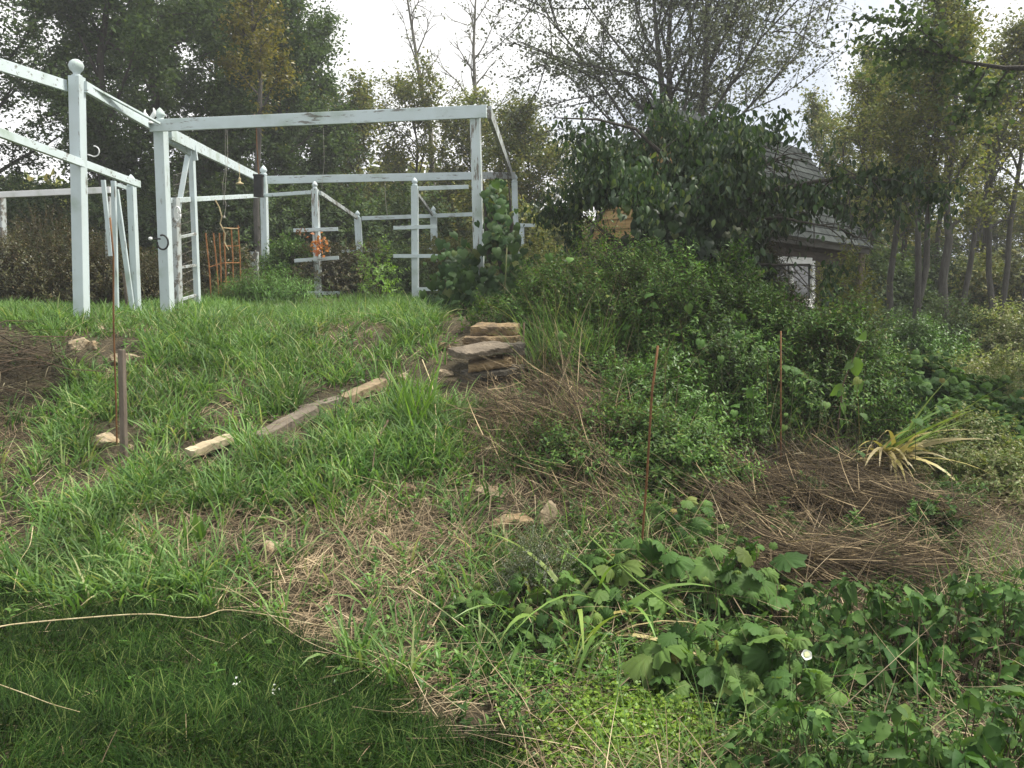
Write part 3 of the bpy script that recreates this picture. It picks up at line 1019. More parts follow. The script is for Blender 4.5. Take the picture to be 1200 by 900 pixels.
leaves(mb, lf, rdir(m, rg) * .6 + [0, 0, -.9], rdir(m, rg) * .8 + [0, -.3, .5], .074 * rg.uniform(.45, 1.3, m), OVATE)
mb.build('limb_foliage', M_DROOP, DT)

# ---------------------------------------------------------------- shrubs


def bush(name, label, cat, group, x, y, rx, ry, h, ns, leaf, lm, seed, tmpl=QUAD, L0=.12, k=5, inner=.5, sm=None, up=.5, z=None, stem_r=.004, lump=.5):
    rg = np.random.default_rng(seed)
    z0 = Tz(x, y)
    root = thing(name, label, cat, (x, y, z0), group)
    d = rdir(ns, rg)
    d[:, 2] = np.abs(d[:, 2])
    rad = inner + (1 - inner) * rg.random(ns) ** .6
    lu = 1 + lump * (vnoise(d[:, 0] * 2 + seed, d[:, 1] * 2 + d[:, 2] * 1.5, 1.6, seed) - .5)
    P = np.array([x, y, 0]) + d * np.array([rx, ry, h]) * (rad * lu)[:, None]
    P[:, 2] += T(P[:, 0], P[:, 1]) * .5 + z0 * .5 - .02
    D = nrm(d * np.array([1, 1, .5]) + np.array([0, 0, up]) + rg.normal(0, .45, (ns, 3)))
    lm_, s_ = MB(), MB()
    sprigs(lm_, s_, P, D, rg.uniform(.6, 1.5, ns) * L0, k, leaf, tmpl, rg, sw=.0018)
    nb = min(40, max(8, ns // 60))
    ix = rg.integers(0, ns, nb)
    b0 = np.array([x, y, z0 - .05]) + rg.normal(0, .12, (nb, 3)) * np.array([rx, ry, 0])
    mid = (b0 + P[ix]) / 2 + rg.normal(0, .05, (nb, 3)) + np.array([0, 0, .06 * h])
    tubes(s_, np.stack([b0, mid, P[ix]], 1), np.tile(np.array([1.6, 1.2, .7]) * stem_r, (nb, 1)), 5)
    s_.build('stem', sm or M_TWIG, root)
    lm_.build('foliage', lm, root)
    return root


# mounds of the bank: px, py(of the ground line), d
bank = [(660, 7.9, .75, .6, .50, 2600, 'small-leaved bush right behind the stone stack', M_SMALL),
        (740, 7.6, .75, .7, .72, 3400, 'dense small-leaved bush in the middle of the bank below the drooping tree', M_SMALL),
        (838, 7.5, .75, .7, .92, 4200, 'tallest small-leaved bush on the bank, left of the white window', M_SMALL),
        (930, 7.4, .70, .55, .72, 3200, 'small-leaved bush behind the upright rust rod on the right', M_SMALL),
        (848, 6.85, .66, .45, .60, 3000, 'low small-leaved bush between the two rust rods', M_SMALL),
        (780, 6.5, .42, .38, .36, 1700, 'low green bush behind the leaning rust rod', M_FRESH),
        (688, 6.9, .30, .3, .22, 700, 'small sprawling bush beside the tan rock on the bank', M_SMALL),
        (778, 5.55, .42, .36, .30, 1300, 'low dark bush at the foot of the leaning rust rod', M_SMALL),
        (675, 5.4, .35, .3, .15, 600, 'little bush among the stones at the centre of the slope', M_SMALL),
        (968, 6.95, .55, .4, .58, 2200, 'dark bush right of the upright rust rod', M_SMALL)]
for i, (px, d, rx, ry, h, ns, lab, lm) in enumerate(bank):
    lf_ = (.046, .040, .052, .048, .042, .05, .038, .046, .04, .05)[i]
    bush('bank_bush', lab, 'bush', 'small-leaved bushes covering the bank', X(px, d), d, rx, ry, h * 1.15, int(ns * 1.0), lf_, (M_SMALL, M_SMALL2, M_SMALL, M_SMALL2)[i % 4] if lm is M_SMALL else lm, 200 + i, NARROW2 if d > 7 else OVATE_N, L0=(.15, .2, .17, .24)[i % 4], k=(5, 6, 5, 7)[i % 4], up=.9, lump=1.0)
bush('brown_bush', 'brownish thin-leaved bush in front of the white window', 'bush', None, X(900, 9.0), 9.0, .37, .34, 1.42, 3000, .042, M_BROWNISH, 220, QUAD, L0=.16)
bush('sapling', 'pale green sapling against the right wall of the hut', 'sapling', None, X(982, 10.4), 10.4, .42, .35, 1.55, 1300, .052, M_TREE_RIGHT, 221, QUAD, L0=.25, inner=.2)
# heart-leaved bindweed and grass running over the bank
rg = np.random.default_rng(28)
for i, (px, py, d, sx, n_, lab) in enumerate([(900, 420, 6.7, 70, 36, 'pale round-leaved creeper over the bush behind the upright rust rod'), (820, 345, 7.3, 60, 34, 'round-leaved creeper on top of the tallest bank bush'), (720, 370, 7.3, 60, 24, 'round-leaved creeper among the bushes above the tan rock')]):
    g = at(px, py, d)
    root = thing('creeper', lab, 'creeper', (g[0], g[1], Tz(g[0], g[1])), 'round-leaved creepers over the bank')
    x = g[0] + rg.normal(0, sx / 1000 * d, n_)
    y = g[1] - .3 + rg.normal(0, .25, n_)
    P = np.stack([x, y, T(x, y) + .25 + .65 * rg.random(n_)], 1)
    mb, sm = MB(), MB()
    leaves(mb, P, rdir(n_, rg) * .6 + [0, -.4, -.5], rdir(n_, rg) * .4 + [0, -.6, .8], rg.uniform(.035, .095, n_), HEART_T)
    g0 = P.copy()
    g0[:, 2] = T(x, y) - .01
    g0[:, :2] += rg.normal(0, .06, (n_, 2))
    tubes(sm, np.stack([g0, (P + g0) / 2 + rg.normal(0, .03, (n_, 3)), P], 1), np.tile([.003, .0025, .0015], (n_, 1)), 4)
    r0_ = np.array([g[0], g[1], Tz(g[0], g[1])])
    for q_ in g0:                        # runners along the ground
        ps = np.array([r0_ + (q_ - r0_) * t_ for t_ in np.linspace(0, 1, 6)])
        ps[:, 2] = T(ps[:, 0], ps[:, 1]) + .004
        tube(sm, ps, .0028, 4)
    sm.build('stem', M_GSTEM, root)
    mb.build('leaves', M_GRAPE, root)
P = np.concatenate([hit(rg.uniform(620, 760, 260), rg.uniform(380, 450, 260)), hit(rg.uniform(740, 1010, 160), rg.uniform(420, 560, 160))])
P = np.repeat(P, 7, 0) + rg.normal(0, .05, (len(P) * 7, 3)) * [1, 1, 0]
P[:, 2] = T(P[:, 0], P[:, 1])
m = len(P)
mb = MB()
blades(mb, P, rg.uniform(.25, .75, m), rg.uniform(.004, .009, m), rg.uniform(0, 6.28, m), rg.uniform(.02, .5, m), rg.uniform(.3, 1.6, m), rg, 6)
tag(mb.build('bank_grass', M_GRASS), 'long rank grass growing up through the bushes of the bank', 'grass', kind='stuff')
P = np.concatenate([hit(rg.uniform(620, 1010, 330), rg.uniform(400, 560, 330))])
m = len(P)
mb = MB()
blades(mb, P, rg.uniform(.4, 1.05, m), rg.uniform(.003, .006, m), rg.uniform(0, 6.28, m), rg.uniform(.0, .7, m), rg.uniform(.0, 1.2, m), rg, 5)
tag(mb.build('dry_stems', M_STRAW), 'dry pale stems standing among the bushes of the bank', 'dead stems', kind='stuff')
# ivy-like mound to the right
for i, (px, d, rx, ry, h, ns, lab) in enumerate([(1045, 7.6, .9, .7, .55, 700, 'leafy vine mound right of the bright hanging leaves'), (1130, 7.4, .7, .6, .45, 600, 'leafy vine mound below the dark trunks'),
                                                  (1215, 7.0, .6, .6, .45, 500, 'leafy vine mound at the right edge below the meadow')]):
    bush('vine_mound', lab, 'vine', 'broad-leaved vine mounds on the right', X(px, d), d, rx, ry, h, ns, .085, M_GRAPE, 230 + i, GRAPE_T, L0=.14, k=3, inner=.6)
# light-leaved weeds right of the sword-leaved plant
for i, (px, d, h, lab) in enumerate([(1150, 6.6, .42, 'yellow-green weeds behind the arching sword leaves'), (1205, 5.9, .40, 'yellow-green weeds at the right edge by the straw bank'), (1175, 7.6, .62, 'yellow-green weeds between the vine mounds and the right edge'), (1115, 6.3, .30, 'low yellow-green weeds directly right of the arching sword leaves'), (1195, 8.8, .60, 'yellow-green weeds in front of the meadow at the right edge')]):
    bush('light_weed', lab, 'weed', 'yellow-green weeds by the straw bank', X(px, d), d, .36, .32, h, 520, .040, M_MEADOW, 240 + i, OVATE, L0=.16, inner=.25, sm=M_GSTEM, up=1.0)
# shrubs along the back of the plateau
back = [(-15, 11.8, .9, .6, 1.15, 'tall brown-green weed thicket at the left edge'), (60, 12.2, .8, .6, 1.25, 'brown-green weed thicket left of the ball-topped post'),
        (130, 12.4, .6, .5, .85, 'brown-green weed thicket right behind the ball-topped post'), (165, 12.6, .5, .5, .75, 'brown-green weed thicket behind the low lattice')]
for i, (px, d, rx, ry, h, lab) in enumerate(back):
    bush('weed_thicket', lab, 'thicket', 'brown weed thickets behind the left posts', X(px, d), d, rx, ry, h, 1700, .055, M_BROWNISH, 250 + i, NARROW, L0=.28, inner=.25, up=1.0)
bush('reddish_shrub', 'reddish brown shrub growing through the rusty wire cage', 'shrub', None, X(262, 13.7), 13.7, .55, .4, 1.0, 900, .05, M_BROWNISH, 260, QUAD, L0=.2, inner=.2)
bush('grass_clump', 'tall green grass clump at the foot of the second-row corner post', 'grass clump', None, X(310, 12.4), 12.4, .7, .5, .36, 650, .11, M_FRESH, 261, tmpl_ovate(.1, .01, .5), L0=.25, inner=.1, up=1.6)
for i, (px, d, rx, h, lm, lab) in enumerate([(345, 15.5, .7, .95, M_SMALL, 'dark shrub left of the cross-armed post with autumn leaves'), (405, 15.0, 1.0, .95, M_BROWNISH, 'dull shrub under the short post in the middle'),
                                              (460, 15.0, .7, .85, M_TREE_DARK, 'dark shrub left of the middle cross-armed post'), (530, 16.0, .9, 1.1, M_TREE_OLIVE, 'olive shrub behind the heart-leaved vine'),
                                              (640, 14.0, .7, .9, M_TREE_OLIVE, 'olive shrub to the right of the peeled corner post'), (705, 11.8, .8, .62, M_FRESH, 'fresh green shrub under the honey-coloured gable'),
                                              (445, 13.2, .30, .95, M_YLEAF, 'small yellow-green shrub beside the middle cross-armed post')]):
    bush('garden_shrub', lab, 'shrub', 'shrubs among the back posts', X(px, d), d, rx, .6, h, 2400 if rx > .5 else 90, .06, lm, 270 + i, QUAD, L0=.2, inner=.3)
for i, (px, d, h, lm, lab) in enumerate([(1020, 14.0, .8, M_TREE_DARK, 'olive brush at the foot of the first right trunk'), (1065, 13.5, .75, M_FRESH, 'green brush in front of the forked right tree'), (1130, 14.5, .9, M_TREE_DARK, 'olive brush behind the meadow at the foot of the leaning tree'), (1190, 14.0, .9, M_MEADOW, 'light brush behind the meadow near the right edge')]):
    bush('forest_brush', lab, 'brush', 'brush at the feet of the right trees', X(px, d), d, .85, .6, h, 1200, .06, lm, 290 + i, QUAD, L0=.28, inner=.25, up=.9)
# understorey of the wood
us = [(-60, 19, M_TREE_DARK, 'dark undergrowth at the far left of the wood'), (60, 18.5, M_TREE_DARK, 'dark undergrowth behind the long low rail'), (180, 19, M_TREE_DARK, 'dark undergrowth behind the hooked post'), (290, 19.5, M_TREE_DARK, 'dark undergrowth behind the hanging black box'),
      (390, 20, M_TREE_DARK, 'dark undergrowth behind the cross-armed posts'), (480, 21, M_TREE_DARK, 'dark undergrowth behind the middle of the back rail'), (580, 21, M_TREE_OLIVE, 'olive undergrowth behind the peeled corner post'),
      (680, 21, M_TREE_OLIVE, 'olive undergrowth left of the hut'), (1010, 19.5, M_TREE_DARK, 'dark undergrowth between the hut and the right trunks'), (1090, 21, M_TREE_DARK, 'dark undergrowth behind the dark trunks'), (1170, 20, M_TREE_OLIVE, 'olive undergrowth behind the meadow'), (1260, 19, M_TREE_OLIVE, 'olive undergrowth at the right edge of the meadow')]
for i, (px, d, lm, lab) in enumerate(us):
    bush('undergrowth', lab, 'undergrowth', 'undergrowth along the edge of the wood', X(px, d), d, 1.5, 1.0, 2.3 if px < 700 else 2.0, 1700, .13, lm, 300 + i, QUAD, L0=.4, inner=.35)
# far wood
rg = np.random.default_rng(18)
m = 60000
x = rg.uniform(-45, 45, m)
y = rg.uniform(34, 44, m)
top = 3.2 + 4.0 * vnoise(x, y * 0, .22, 61) - 1.5 * sstep(-5, 3, x) - 1.6 * sstep(14, 20, x)
P = np.stack([x, y, T(x, y) + top * rg.random(m) ** .8], 1)
mb = MB()
leaves(mb, P, rdir(m, rg), rdir(m, rg) + np.array([0, 0, .7]), rg.uniform(.3, .6, m), QUAD)
tag(mb.build('distant_woods', M_TREE_OLIVE), 'far wood closing the view behind the trees', 'wood', kind='stuff')
# meadow on the right
rg = np.random.default_rng(19)
P = scatter(7000, 3.0, 14, 8.5, 17, rg)
P = P[(P[:, 0] > .44 * P[:, 1])]
mb = MB()
sprigs(mb, mb, P, np.array([0, 0, 1.0]) + rg.normal(0, .18, (len(P), 3)), rg.uniform(.2, .5, len(P)), 6, .07, QUAD, rg, opposite=False)
tag(mb.build('meadow', M_MEADOW), 'sunlit yellow-green meadow weeds under the right trees', 'meadow', kind='stuff')

# ================================================================ PERGOLA AND LATTICES


def finial(mb, top, kind, s=1.0):
    pr = {'ball': [(.045, 0), (.05, .012), (.03, .025), (.035, .04), (.062, .07), (.07, .105), (.058, .14), (.03, .16), (.004, .167)],
          'spade': [(.06, 0), (.07, .03), (.052, .05), (.04, .058), (.066, .085), (.07, .11), (.05, .15), (.02, .185), (.003, .20)]}[kind]
    lathe(mb, top, [(r * s, z * s) for r, z in pr])
    return mb


def post(root, xb, yb, xt, yt, d, wd, mat, fin='spade', fs=1.0, name='post', yaw=0.10):
    p, q = at(xb, yb, d), at(xt, yt, d)
    g = Tz(p[0], p[1])
    e = (q - p) / (q[2] - p[2])
    p = q - e * (q[2] - g + .12)
    mb = MB()
    bar(mb, p, q, wd, wd, (math.sin(yaw), math.cos(yaw), 0), .035)
    o = mb.build(name, mat, root)
    if fin:
        finial(MB(), q, fin, fs) and None
        f = MB()
        finial(f, q + np.array([0, 0, -.002]), fin, fs)
        f.build('finial', mat, o, True)
    return o


def beam(root, p, q, wd, ht, mat=M_PAINTH, name='beam'):
    mb = MB()
    bar(mb, p, q, wd, ht, (0, 0, 1), .06)
    return mb.build(name, mat, root)


PG = thing('pergola', 'large weathered white pergola frame on the plateau', 'pergola', (*at(190, 378, 10.5)[:2], Tz(*at(190, 378, 10.5)[:2])))
post(PG, 96, 380, 90, 90, 8.5, .112, M_PAINT, 'ball', 1.0)
post(PG, 197, 378, 188, 143, 10.5, .125, M_PAINT, 'spade', .85)
post(PG, 563, 376, 557, 134, 9.9, .112, M_PAINTBAD, 'spade', .6)
post(PG, 312, 344, 309, 206, 16, .112, M_PAINT, 'spade', .95)
post(PG, 606, 350, 603, 214, 17.5, .11, M_PAINT, 'spade', .9)
post(PG, -215, 470, -225, -10, 5.4, .135, M_PAINT, 'ball', 1.0)
b0 = at(-225, 5, 5.4)
bB = at(88, 101, 8.5)
bC = at(189, 149, 10.5)
bD = at(305, 210, 16)
off = np.array([.09, 0, 0])
beam(PG, b0, bB + [-.085, -.02, 0], .04, .105)
beam(PG, bB + [.085, .02, 0], bC + [-.09, -.02, 0], .04, .105)
beam(PG, bC + [.06, .1, -.06], bD + [-.03, -.05, .02], .045, .14)
e0, e1 = at(176, 147.5, 10.36), at(570, 130.5, 9.78)
beam(PG, e0, e1, .04, .138)
beam(PG, at(565, 131, 9.9) + [.08, .02, 0], at(599, 203, 17.4), .045, .14, M_PAINTDIM)
beam(PG, at(313, 211, 15.9), at(556, 206, 16.6), .045, .14)
beam(PG, at(556.5, 206, 16.6) + [0.002, 0, 0], at(603, 205.5, 17.4), .045, .13, M_PAINTDIM)
# thin lath on the left beam and the lath below the receding beam
beam(PG, at(100, 101, 8.6) + [.03, 0, .012], at(184, 146, 10.3) + [.03, 0, .012], .03, .022, name='lath')
# iron hook on the ball-topped post
h = at(105, 181, 8.42)
an = np.linspace(-2.2, 1.6, 14)
mb = MB()
tube(mb, [h + [-.02, 0, 0]] + [h + np.array([.045 + .05 * math.cos(a), 0, .05 * math.sin(a) + .03]) for a in an], .006, 6)
mb.build('hook', M_WHITE, PG, True)

# gate-like screen between the corner post and the receding beam
SC = thing('screen_panel', 'narrow white trellis gate with slanting brace beside the spade-topped corner post', 'trellis', (*at(228, 365, 11.8)[:2], Tz(*at(228, 365, 11.8)[:2])))
post(SC, 232, 364, 224, 170, 11.8, .07, M_PAINT, None, name='stile')
mb = MB()
bar(mb, at(196, 318, 11.2), at(220, 182, 11.6), .065, .03, (0, 1, 0)).build('brace', M_PAINT, SC)
beam(SC, at(196, 164, 10.8), at(222, 179, 11.6), .04, .075, M_PAINTH, 'top_rail')
for (ya, yb) in ((279, 274), (314, 311), (353, 346)):
    beam(SC, at(206, ya, 11.1), at(229, yb, 11.75), .03, .035, M_PAINTDIM, 'rung')
post(SC, 208, 376, 204, 232, 11.1, .11, M_PAINTDIM, None, name='stile')
mb = MB()
for t in np.linspace(0, 1, 15):
    a_, b_ = at(203, 205, 10.95), at(225, 200, 11.65)
    c_, d_ = at(208, 372, 10.95), at(230, 360, 11.65)
    tube(mb, [a_ + (b_ - a_) * t, c_ + (d_ - c_) * t], .0009, 4)
    tube(mb, [a_ + (c_ - a_) * t, b_ + (d_ - b_) * t], .0009, 4)
mb.build('wire_mesh', M_CORD, SC)
mb = MB()
bar(mb, at(226, 167, 11.65), at(229, 188, 11.65), .07, .03, (0, 1, 0)).build('clip', M_PAINT, SC)

# cross rail of the bay, with cords
RL = thing('white_rail', 'thin white rail across the bay between the corner post and the black box', 'rail', at(248, 232, 12.6))
beam(RL, at(199, 235, 11.0), at(309, 229, 15.86), .04, .065, M_PAINTH, 'board')
beam(RL, at(309.3, 229, 15.868), at(370, 225, 14.45), .04, .06, M_PAINTH, 'board')

# low lattice left
LT = thing('low_lattice', 'low white rail lattice with braces and a spade-topped end post at the left', 'lattice', (*at(157, 382, 9.8)[:2], Tz(*at(157, 382, 9.8)[:2])))
post(LT, 161, 382, 154, 219, 9.8, .078, M_PAINT, 'spade', .7)
beam(LT, at(-140, 104, 5.9), at(163, 216, 9.72), .04, .075)
post(LT, -150, 500, -140, 95, 5.9, .1, M_PAINT, 'spade', .75)
mb = MB()
bar(mb, at(137, 380, 9.65), at(133, 212, 9.65), .05, .04, (0, 1, 0)).build('upright', M_PAINT, LT)
mb = MB()
bar(mb, at(158, 381, 9.75), at(136, 222, 9.7), .055, .03, (0, 1, 0)).build('brace', M_PAINT, LT)
mb = MB()
bar(mb, at(130, 300, 9.5), at(121, 211, 9.5), .045, .03, (0, 1, 0)).build('brace', M_PAINT, LT)
beam(LT, at(133, 215, 9.75), at(158, 224, 9.95), .03, .04)
mb = MB()
bar(mb, at(149, 360, 9.95), at(145, 320, 9.95), .03, .02, (0, 1, 0)).build('upright', M_WOODGREY, LT)

# far rail left
FR = thing('rail_fence', 'bright white top rail on a grey post at the left edge', 'fence', (*at(2, 362, 13)[:2], Tz(*at(2, 362, 13)[:2])))
post(FR, 4, 362, 0, 232, 13, .115, M_PAINTDIM, None)
beam(FR, at(-60, 231, 13.2), at(130, 222.5, 12.2), .045, .085, M_TRIM, 'rail')
post(FR, 128, 372, 127, 230, 12.25, .07, M_PAINTDIM, None)

# cross-armed posts of the back lattice
G_X = 'cross-armed posts of the back lattice'


def xpost(label, xb, yb, xt, yt, d, wd, arms, mat=M_PAINT, fin='spade', fs=.7, extra=None):
    b = at(xb, yb, d)
    root = thing('cross_armed_post', label, 'trellis post', (b[0], b[1], Tz(b[0], b[1])), G_X)
    post(root, xb, yb, xt, yt, d, wd, mat, fin, fs)
    for (xa, ya, xc, yc) in arms:
        beam(root, at(xa, ya, d - wd * .65), at(xc, yc, d - wd * .65), .025, .06, M_PAINTH, 'cross_arm')
    return root


XH = xpost('white post with three cross arms and a clump of autumn leaves', 374, 360, 369, 222, 14.5, .105, [(344, 270, 396, 268.5), (345, 305.5, 397, 302), (346, 343.5, 398, 343.5)], M_PAINTBAD)
XI = xpost('short white post with one cross arm behind the post of autumn leaves', 423, 322, 419, 255, 17.0, .115, [(400, 294.5, 442, 293)])
XJ = xpost('white post with three cross arms left of the heart-leaved vine', 487, 366, 486, 218, 14.3, .105, [(461, 267, 512, 265.5), (461, 300, 513, 300), (488, 339, 513, 338.5)])
XK = xpost('small white post half hidden by the heart-leaved vine', 510, 320, 508, 250, 17.2, .12, [(492, 290.5, 524, 291)])
XF = xpost('partly hidden white post with two cross arms right of the peeled corner post', 612, 340, 611, 262, 16.5, .10, [(608, 264, 627, 264), (608, 296.5, 627, 297)], fin=None)
LR = thing('lattice_rail', 'thin white rails joining the tops of the cross-armed posts', 'rail', at(450, 250, 16))
beam(LR, at(375, 226, 14.5), at(418, 255, 16.9), .04, .07, M_PAINTDIM, 'rail')
beam(LR, at(424, 256, 17.0), at(558, 251, 17.0), .04, .075, M_PAINTH, 'rail')
beam(LR, at(491, 221, 14.3), at(549, 219, 14.3), .04, .065, M_PAINTH, 'rail')
beam(LR, at(488, 226, 14.4), at(507, 252, 17.1), .04, .06, M_PAINTDIM, 'rail')

# dead autumn leaf clumps
rg = np.random.default_rng(20)
c = at(375, 287, 14.28)
mb = MB()
m = 90
leaves(mb, c + rg.normal(0, 1, (m, 3)) * np.array([.07, .04, .085]), rdir(m, rg), rdir(m, rg) + [0, -.6, .4], rg.uniform(.04, .085, m), ROUND)
lc = thing('autumn_leaf_clump', 'orange-red clump of autumn leaves on the cross-armed post', 'leaf clump', c)
mb.build('foliage', M_AUTUMN, lc)
mb = MB()
tube(mb, [c + [.02, .03, -.22], c + [-.01, 0, 0], c + [.02, 0, .12]], [.006, .005, .003], 5)
mb.build('stem', M_TWIG, lc)
mb = MB()
m = 30
leaves(mb, at(355, 271, 14.3) + rg.normal(0, 1, (m, 3)) * np.array([.06, .02, .03]), rdir(m, rg), rdir(m, rg) + [0, -.6, .4], rg.uniform(.03, .06, m), ROUND)
tag(mb.build('dry_leaf_clump', leaf_mat('dry_brown_leaves', [(.10, .05, .02), (.18, .09, .035)], .2)), 'brown dry leaf clump hanging on the upper cross arm', 'leaf clump')

# hanging things
mb = MB()
hb = thing('hanging_feeder', 'black box feeder hung from the front beam on a rusty wire', 'feeder', at(303, 233, 10.2))
c = at(303, 218, 10.2)
bar(mb, at(303, 231, 10.2), at(303, 207, 10.2), .10, .08, (0, 1, 0), .08)
mb.build('box', M_BLACK, hb)
mb = MB()
bar(mb, at(303, 206.8, 10.2), at(303, 204.5, 10.2), .112, .09, (0, 1, 0), .1)
mb.build('lid', M_BLACK, hb)
mb = MB()
tube(mb, [at(303, 205, 10.2), at(301, 170, 10.2), at(300, 139, 10.2), at(298, 134, 10.3), at(296, 137, 10.38)], .006, 6)
mb.build('hanger', M_RUST, hb)
mb = MB()
lathe(mb, at(281, 216, 12.6), [(.055, 0), (.058, .012), (.042, .02), (.02, .03), (.014, .06), (.022, .075), (.006, .10)], 12)
tube(mb, [at(281, 207.5, 12.6), at(280, 193, 13.0)], .003, 5)
tag(mb.build('hanging_bell', M_STALK, None, True), 'small pale bell hanging under the receding beam', 'bell')
mb = MB()
tube(mb, [at(266, 152, 10.3), at(267, 180, 10.32), at(265, 205, 10.3), at(263, 232, 10.3), at(265, 240, 10.3), at(263, 253, 10.3)], .0028, 5)
tube(mb, [at(264, 151, 10.3), at(264, 200, 10.33), at(261, 215, 10.3), at(262, 240, 10.3)], .002, 5)
lathe(mb, at(263, 256, 10.3), [(.006, 0), (.014, .008), (.012, .025), (.004, .033)], 8)
tag(mb.build('dangling_twine', M_CORD), 'pale double cord with a knot hanging from the front beam', 'cord', 'cords hanging from the pergola beams')
for a, lab in ((((379, 150), (380, 190), (377, 222)), 'single grey cord hanging behind the front beam above the autumn leaves'), (((451, 213), (452, 235), (454, 253)), 'short pale cord hanging from the back beam')):
    mb = MB()
    tube(mb, [at(x_, y_, 10.5 if y_ < 212 and a[0][1] == 150 else (10.5 if a[0][1] == 150 else 16.2)) for x_, y_ in a], .0018 if a[0][1] == 150 else .0035, 5)
    tag(mb.build('dangling_twine', M_CORD), lab, 'cord', 'cords hanging from the pergola beams')
# branch of dead vine dangling over the wire cage
mb = MB()
tube(mb, [at(x_, y_, 12.6) for x_, y_ in ((252, 234), (257, 243), (260, 254), (258, 262), (264, 274), (263, 284), (268, 293))], [.009, .009, .01, .009, .01, .009, .006], 6)
tube(mb, [at(x_, y_, 12.6) for x_, y_ in ((262, 267), (270, 268), (279, 268))], [.009, .008, .007], 6)
tag(mb.build('dead_vine', M_STALK), 'crooked pale dead vine dangling from the thin rail', 'vine')
# black ring hook with white knob on the corner post
RH = thing('ring_hook', 'black iron ring with a white knob on the corner post', 'hook', at(190, 290, 10.38))
mb = MB()
c = at(191, 284, 10.37)
tube(mb, [c + np.array([.066 * math.cos(a), -.01, .085 * math.sin(a)]) for a in np.linspace(1.9, -3.2, 22)], .011, 8)
tube(mb, [c + np.array([-.02, -.01, .082]), c + np.array([-.01, .02, .09])], .012, 6)
mb.build('ring', M_BLACK, RH, True)
mb = MB()
tube(mb, [c + [-.02, -.015, .04], c + [-.115, -.05, .042]], .010, 8)
mb.build('arm', M_BLACK, RH)
mb = MB()
lathe(mb, c + [-.125, -.055, .02], [(.004, 0), (.02, .006), (.024, .02), (.02, .036), (.004, .042)], 12)
mb.build('knob', M_WHITE, RH, True)
mb = MB()
c = at(208, 251, 10.85)
tube(mb, [c + np.array([.035 * math.cos(a), 0, .09 * math.sin(a)]) for a in np.linspace(0, 6.28, 20)], .012, 8)
tube(mb, [c + np.array([.012 * math.cos(a), -.01, .035 * math.sin(a) - .02]) for a in np.linspace(0, 6.28, 14)], .008, 6)
tag(mb.build('hanging_ring', M_WHITE, None, True), 'white oval ring hanging on the slanting brace', 'ring')
# cast ornament on the beam
mb = MB()
for dx, tl, sc in ((-.015, .28, 1.0), (.045, -.22, 1.2)):
    c = at(174, 137, 10.3) + np.array([dx, 0, 0])
    e = np.array([math.sin(-tl) * .6, 0, 1.0])
    p = [c + e * t * .085 * sc + np.array([.02 * math.sin(3 * t) * np.sign(tl) * -1, 0, 0]) for t in np.linspace(-.7, 1, 9)]
    tubes(mb, np.array(p), np.array([.006, .012, .017, .02, .021, .019, .015, .01, .004]) * sc, 8)
lathe(mb, at(175, 143, 10.3) + np.array([0, 0, -.02]), [(.045, 0), (.045, .02), (.02, .03), (.008, .05)], 10)
tag(mb.build('wing_ornament', M_WHITE, None, True), 'small white two-winged ornament on the left beam beside the corner finial', 'ornament')

# rusty wire cage
CG = thing('wire_cage', 'rusty wire plant cage standing behind the corner post', 'plant cage', (*at(262, 358, 12.8)[:2], Tz(*at(262, 358, 12.8)[:2])))
for xa, ya, xb, yb, dd in ((241, 273, 248, 358, 12.6), (250, 273, 257, 356, 12.6), (262, 266, 265, 360, 12.7), (271, 268, 273, 335, 12.9), (279, 264, 282, 340, 13.0), (257, 273, 259, 350, 13.1)):
    p = at(xb, yb, dd)
    mb = MB()
    tube(mb, [at(xa, ya, dd), (at(xa, ya, dd) + p) / 2 + [.01, 0, 0], [p[0], p[1], Tz(p[0], p[1]) - .05]], .010, 6)
    mb.build('rod', M_RUSTCAGE, CG)
for yy in (267, 288, 308, 330):
    mb = MB()
    ps = [at(262, yy, 12.7), at(271, yy + .5, 12.9), at(281, yy, 13.0)] if yy != 308 else [at(245, yy + 5, 12.6), at(262, yy, 12.7), at(281, yy, 13.0)]
    tube(mb, ps, .008, 6)
    mb.build('hoop', M_RUSTCAGE, CG)
mb = MB()
bar(mb, [at(299, 350, 14.2)[0], 14.2, Tz(at(299, 350, 14.2)[0], 14.2) - .05], at(298, 295, 14.2), .13, .08, (0, 1, 0))
tag(mb.build('stump_post', M_PAINTDIM), 'short weathered grey post beside the second-row corner post', 'post')

# vine on the corner post
rg = np.random.default_rng(21)
VN = thing('climbing_vine', 'heart-leaved climbing vine wrapping the peeled corner post', 'vine', (*at(565, 376, 9.7)[:2], Tz(*at(565, 376, 9.7)[:2])))
P = []
for (px, py, sx, sy, n_) in ((560, 330, 30, 24, 190), (535, 310, 20, 26, 80), (585, 270, 14, 28, 130), (602, 320, 18, 28, 140), (545, 348, 32, 10, 90), (577, 228, 9, 16, 40)):
    for i in range(n_):
        P.append(at(px + rg.normal(0, sx * .7), min(py + rg.normal(0, sy * .7), 372), 9.7 + rg.normal(0, .16)))
P = np.array(P)
m = len(P)
mb = MB()
leaves(mb, P, rdir(m, rg) * .6 + [0, -.3, -.8], rdir(m, rg) * .5 + [0, -.7, .5], rg.uniform(.05, .15, m), HEART_T)
mb.build('foliage', M_IVY, VN)
mb = MB()
for (x0, x1, x2) in ((566, 574, 570), (590, 588, 578), (600, 596, 585), (585, 592, 600)):
    tube(mb, [at(x0, 378, 9.75), at(x1, 320, 9.7), at(x2, 262, 9.72), at(x2 - 4, 215, 9.75)], [.028, .026, .02, .006], 7)
mb.build('stem', M_BARK, VN)
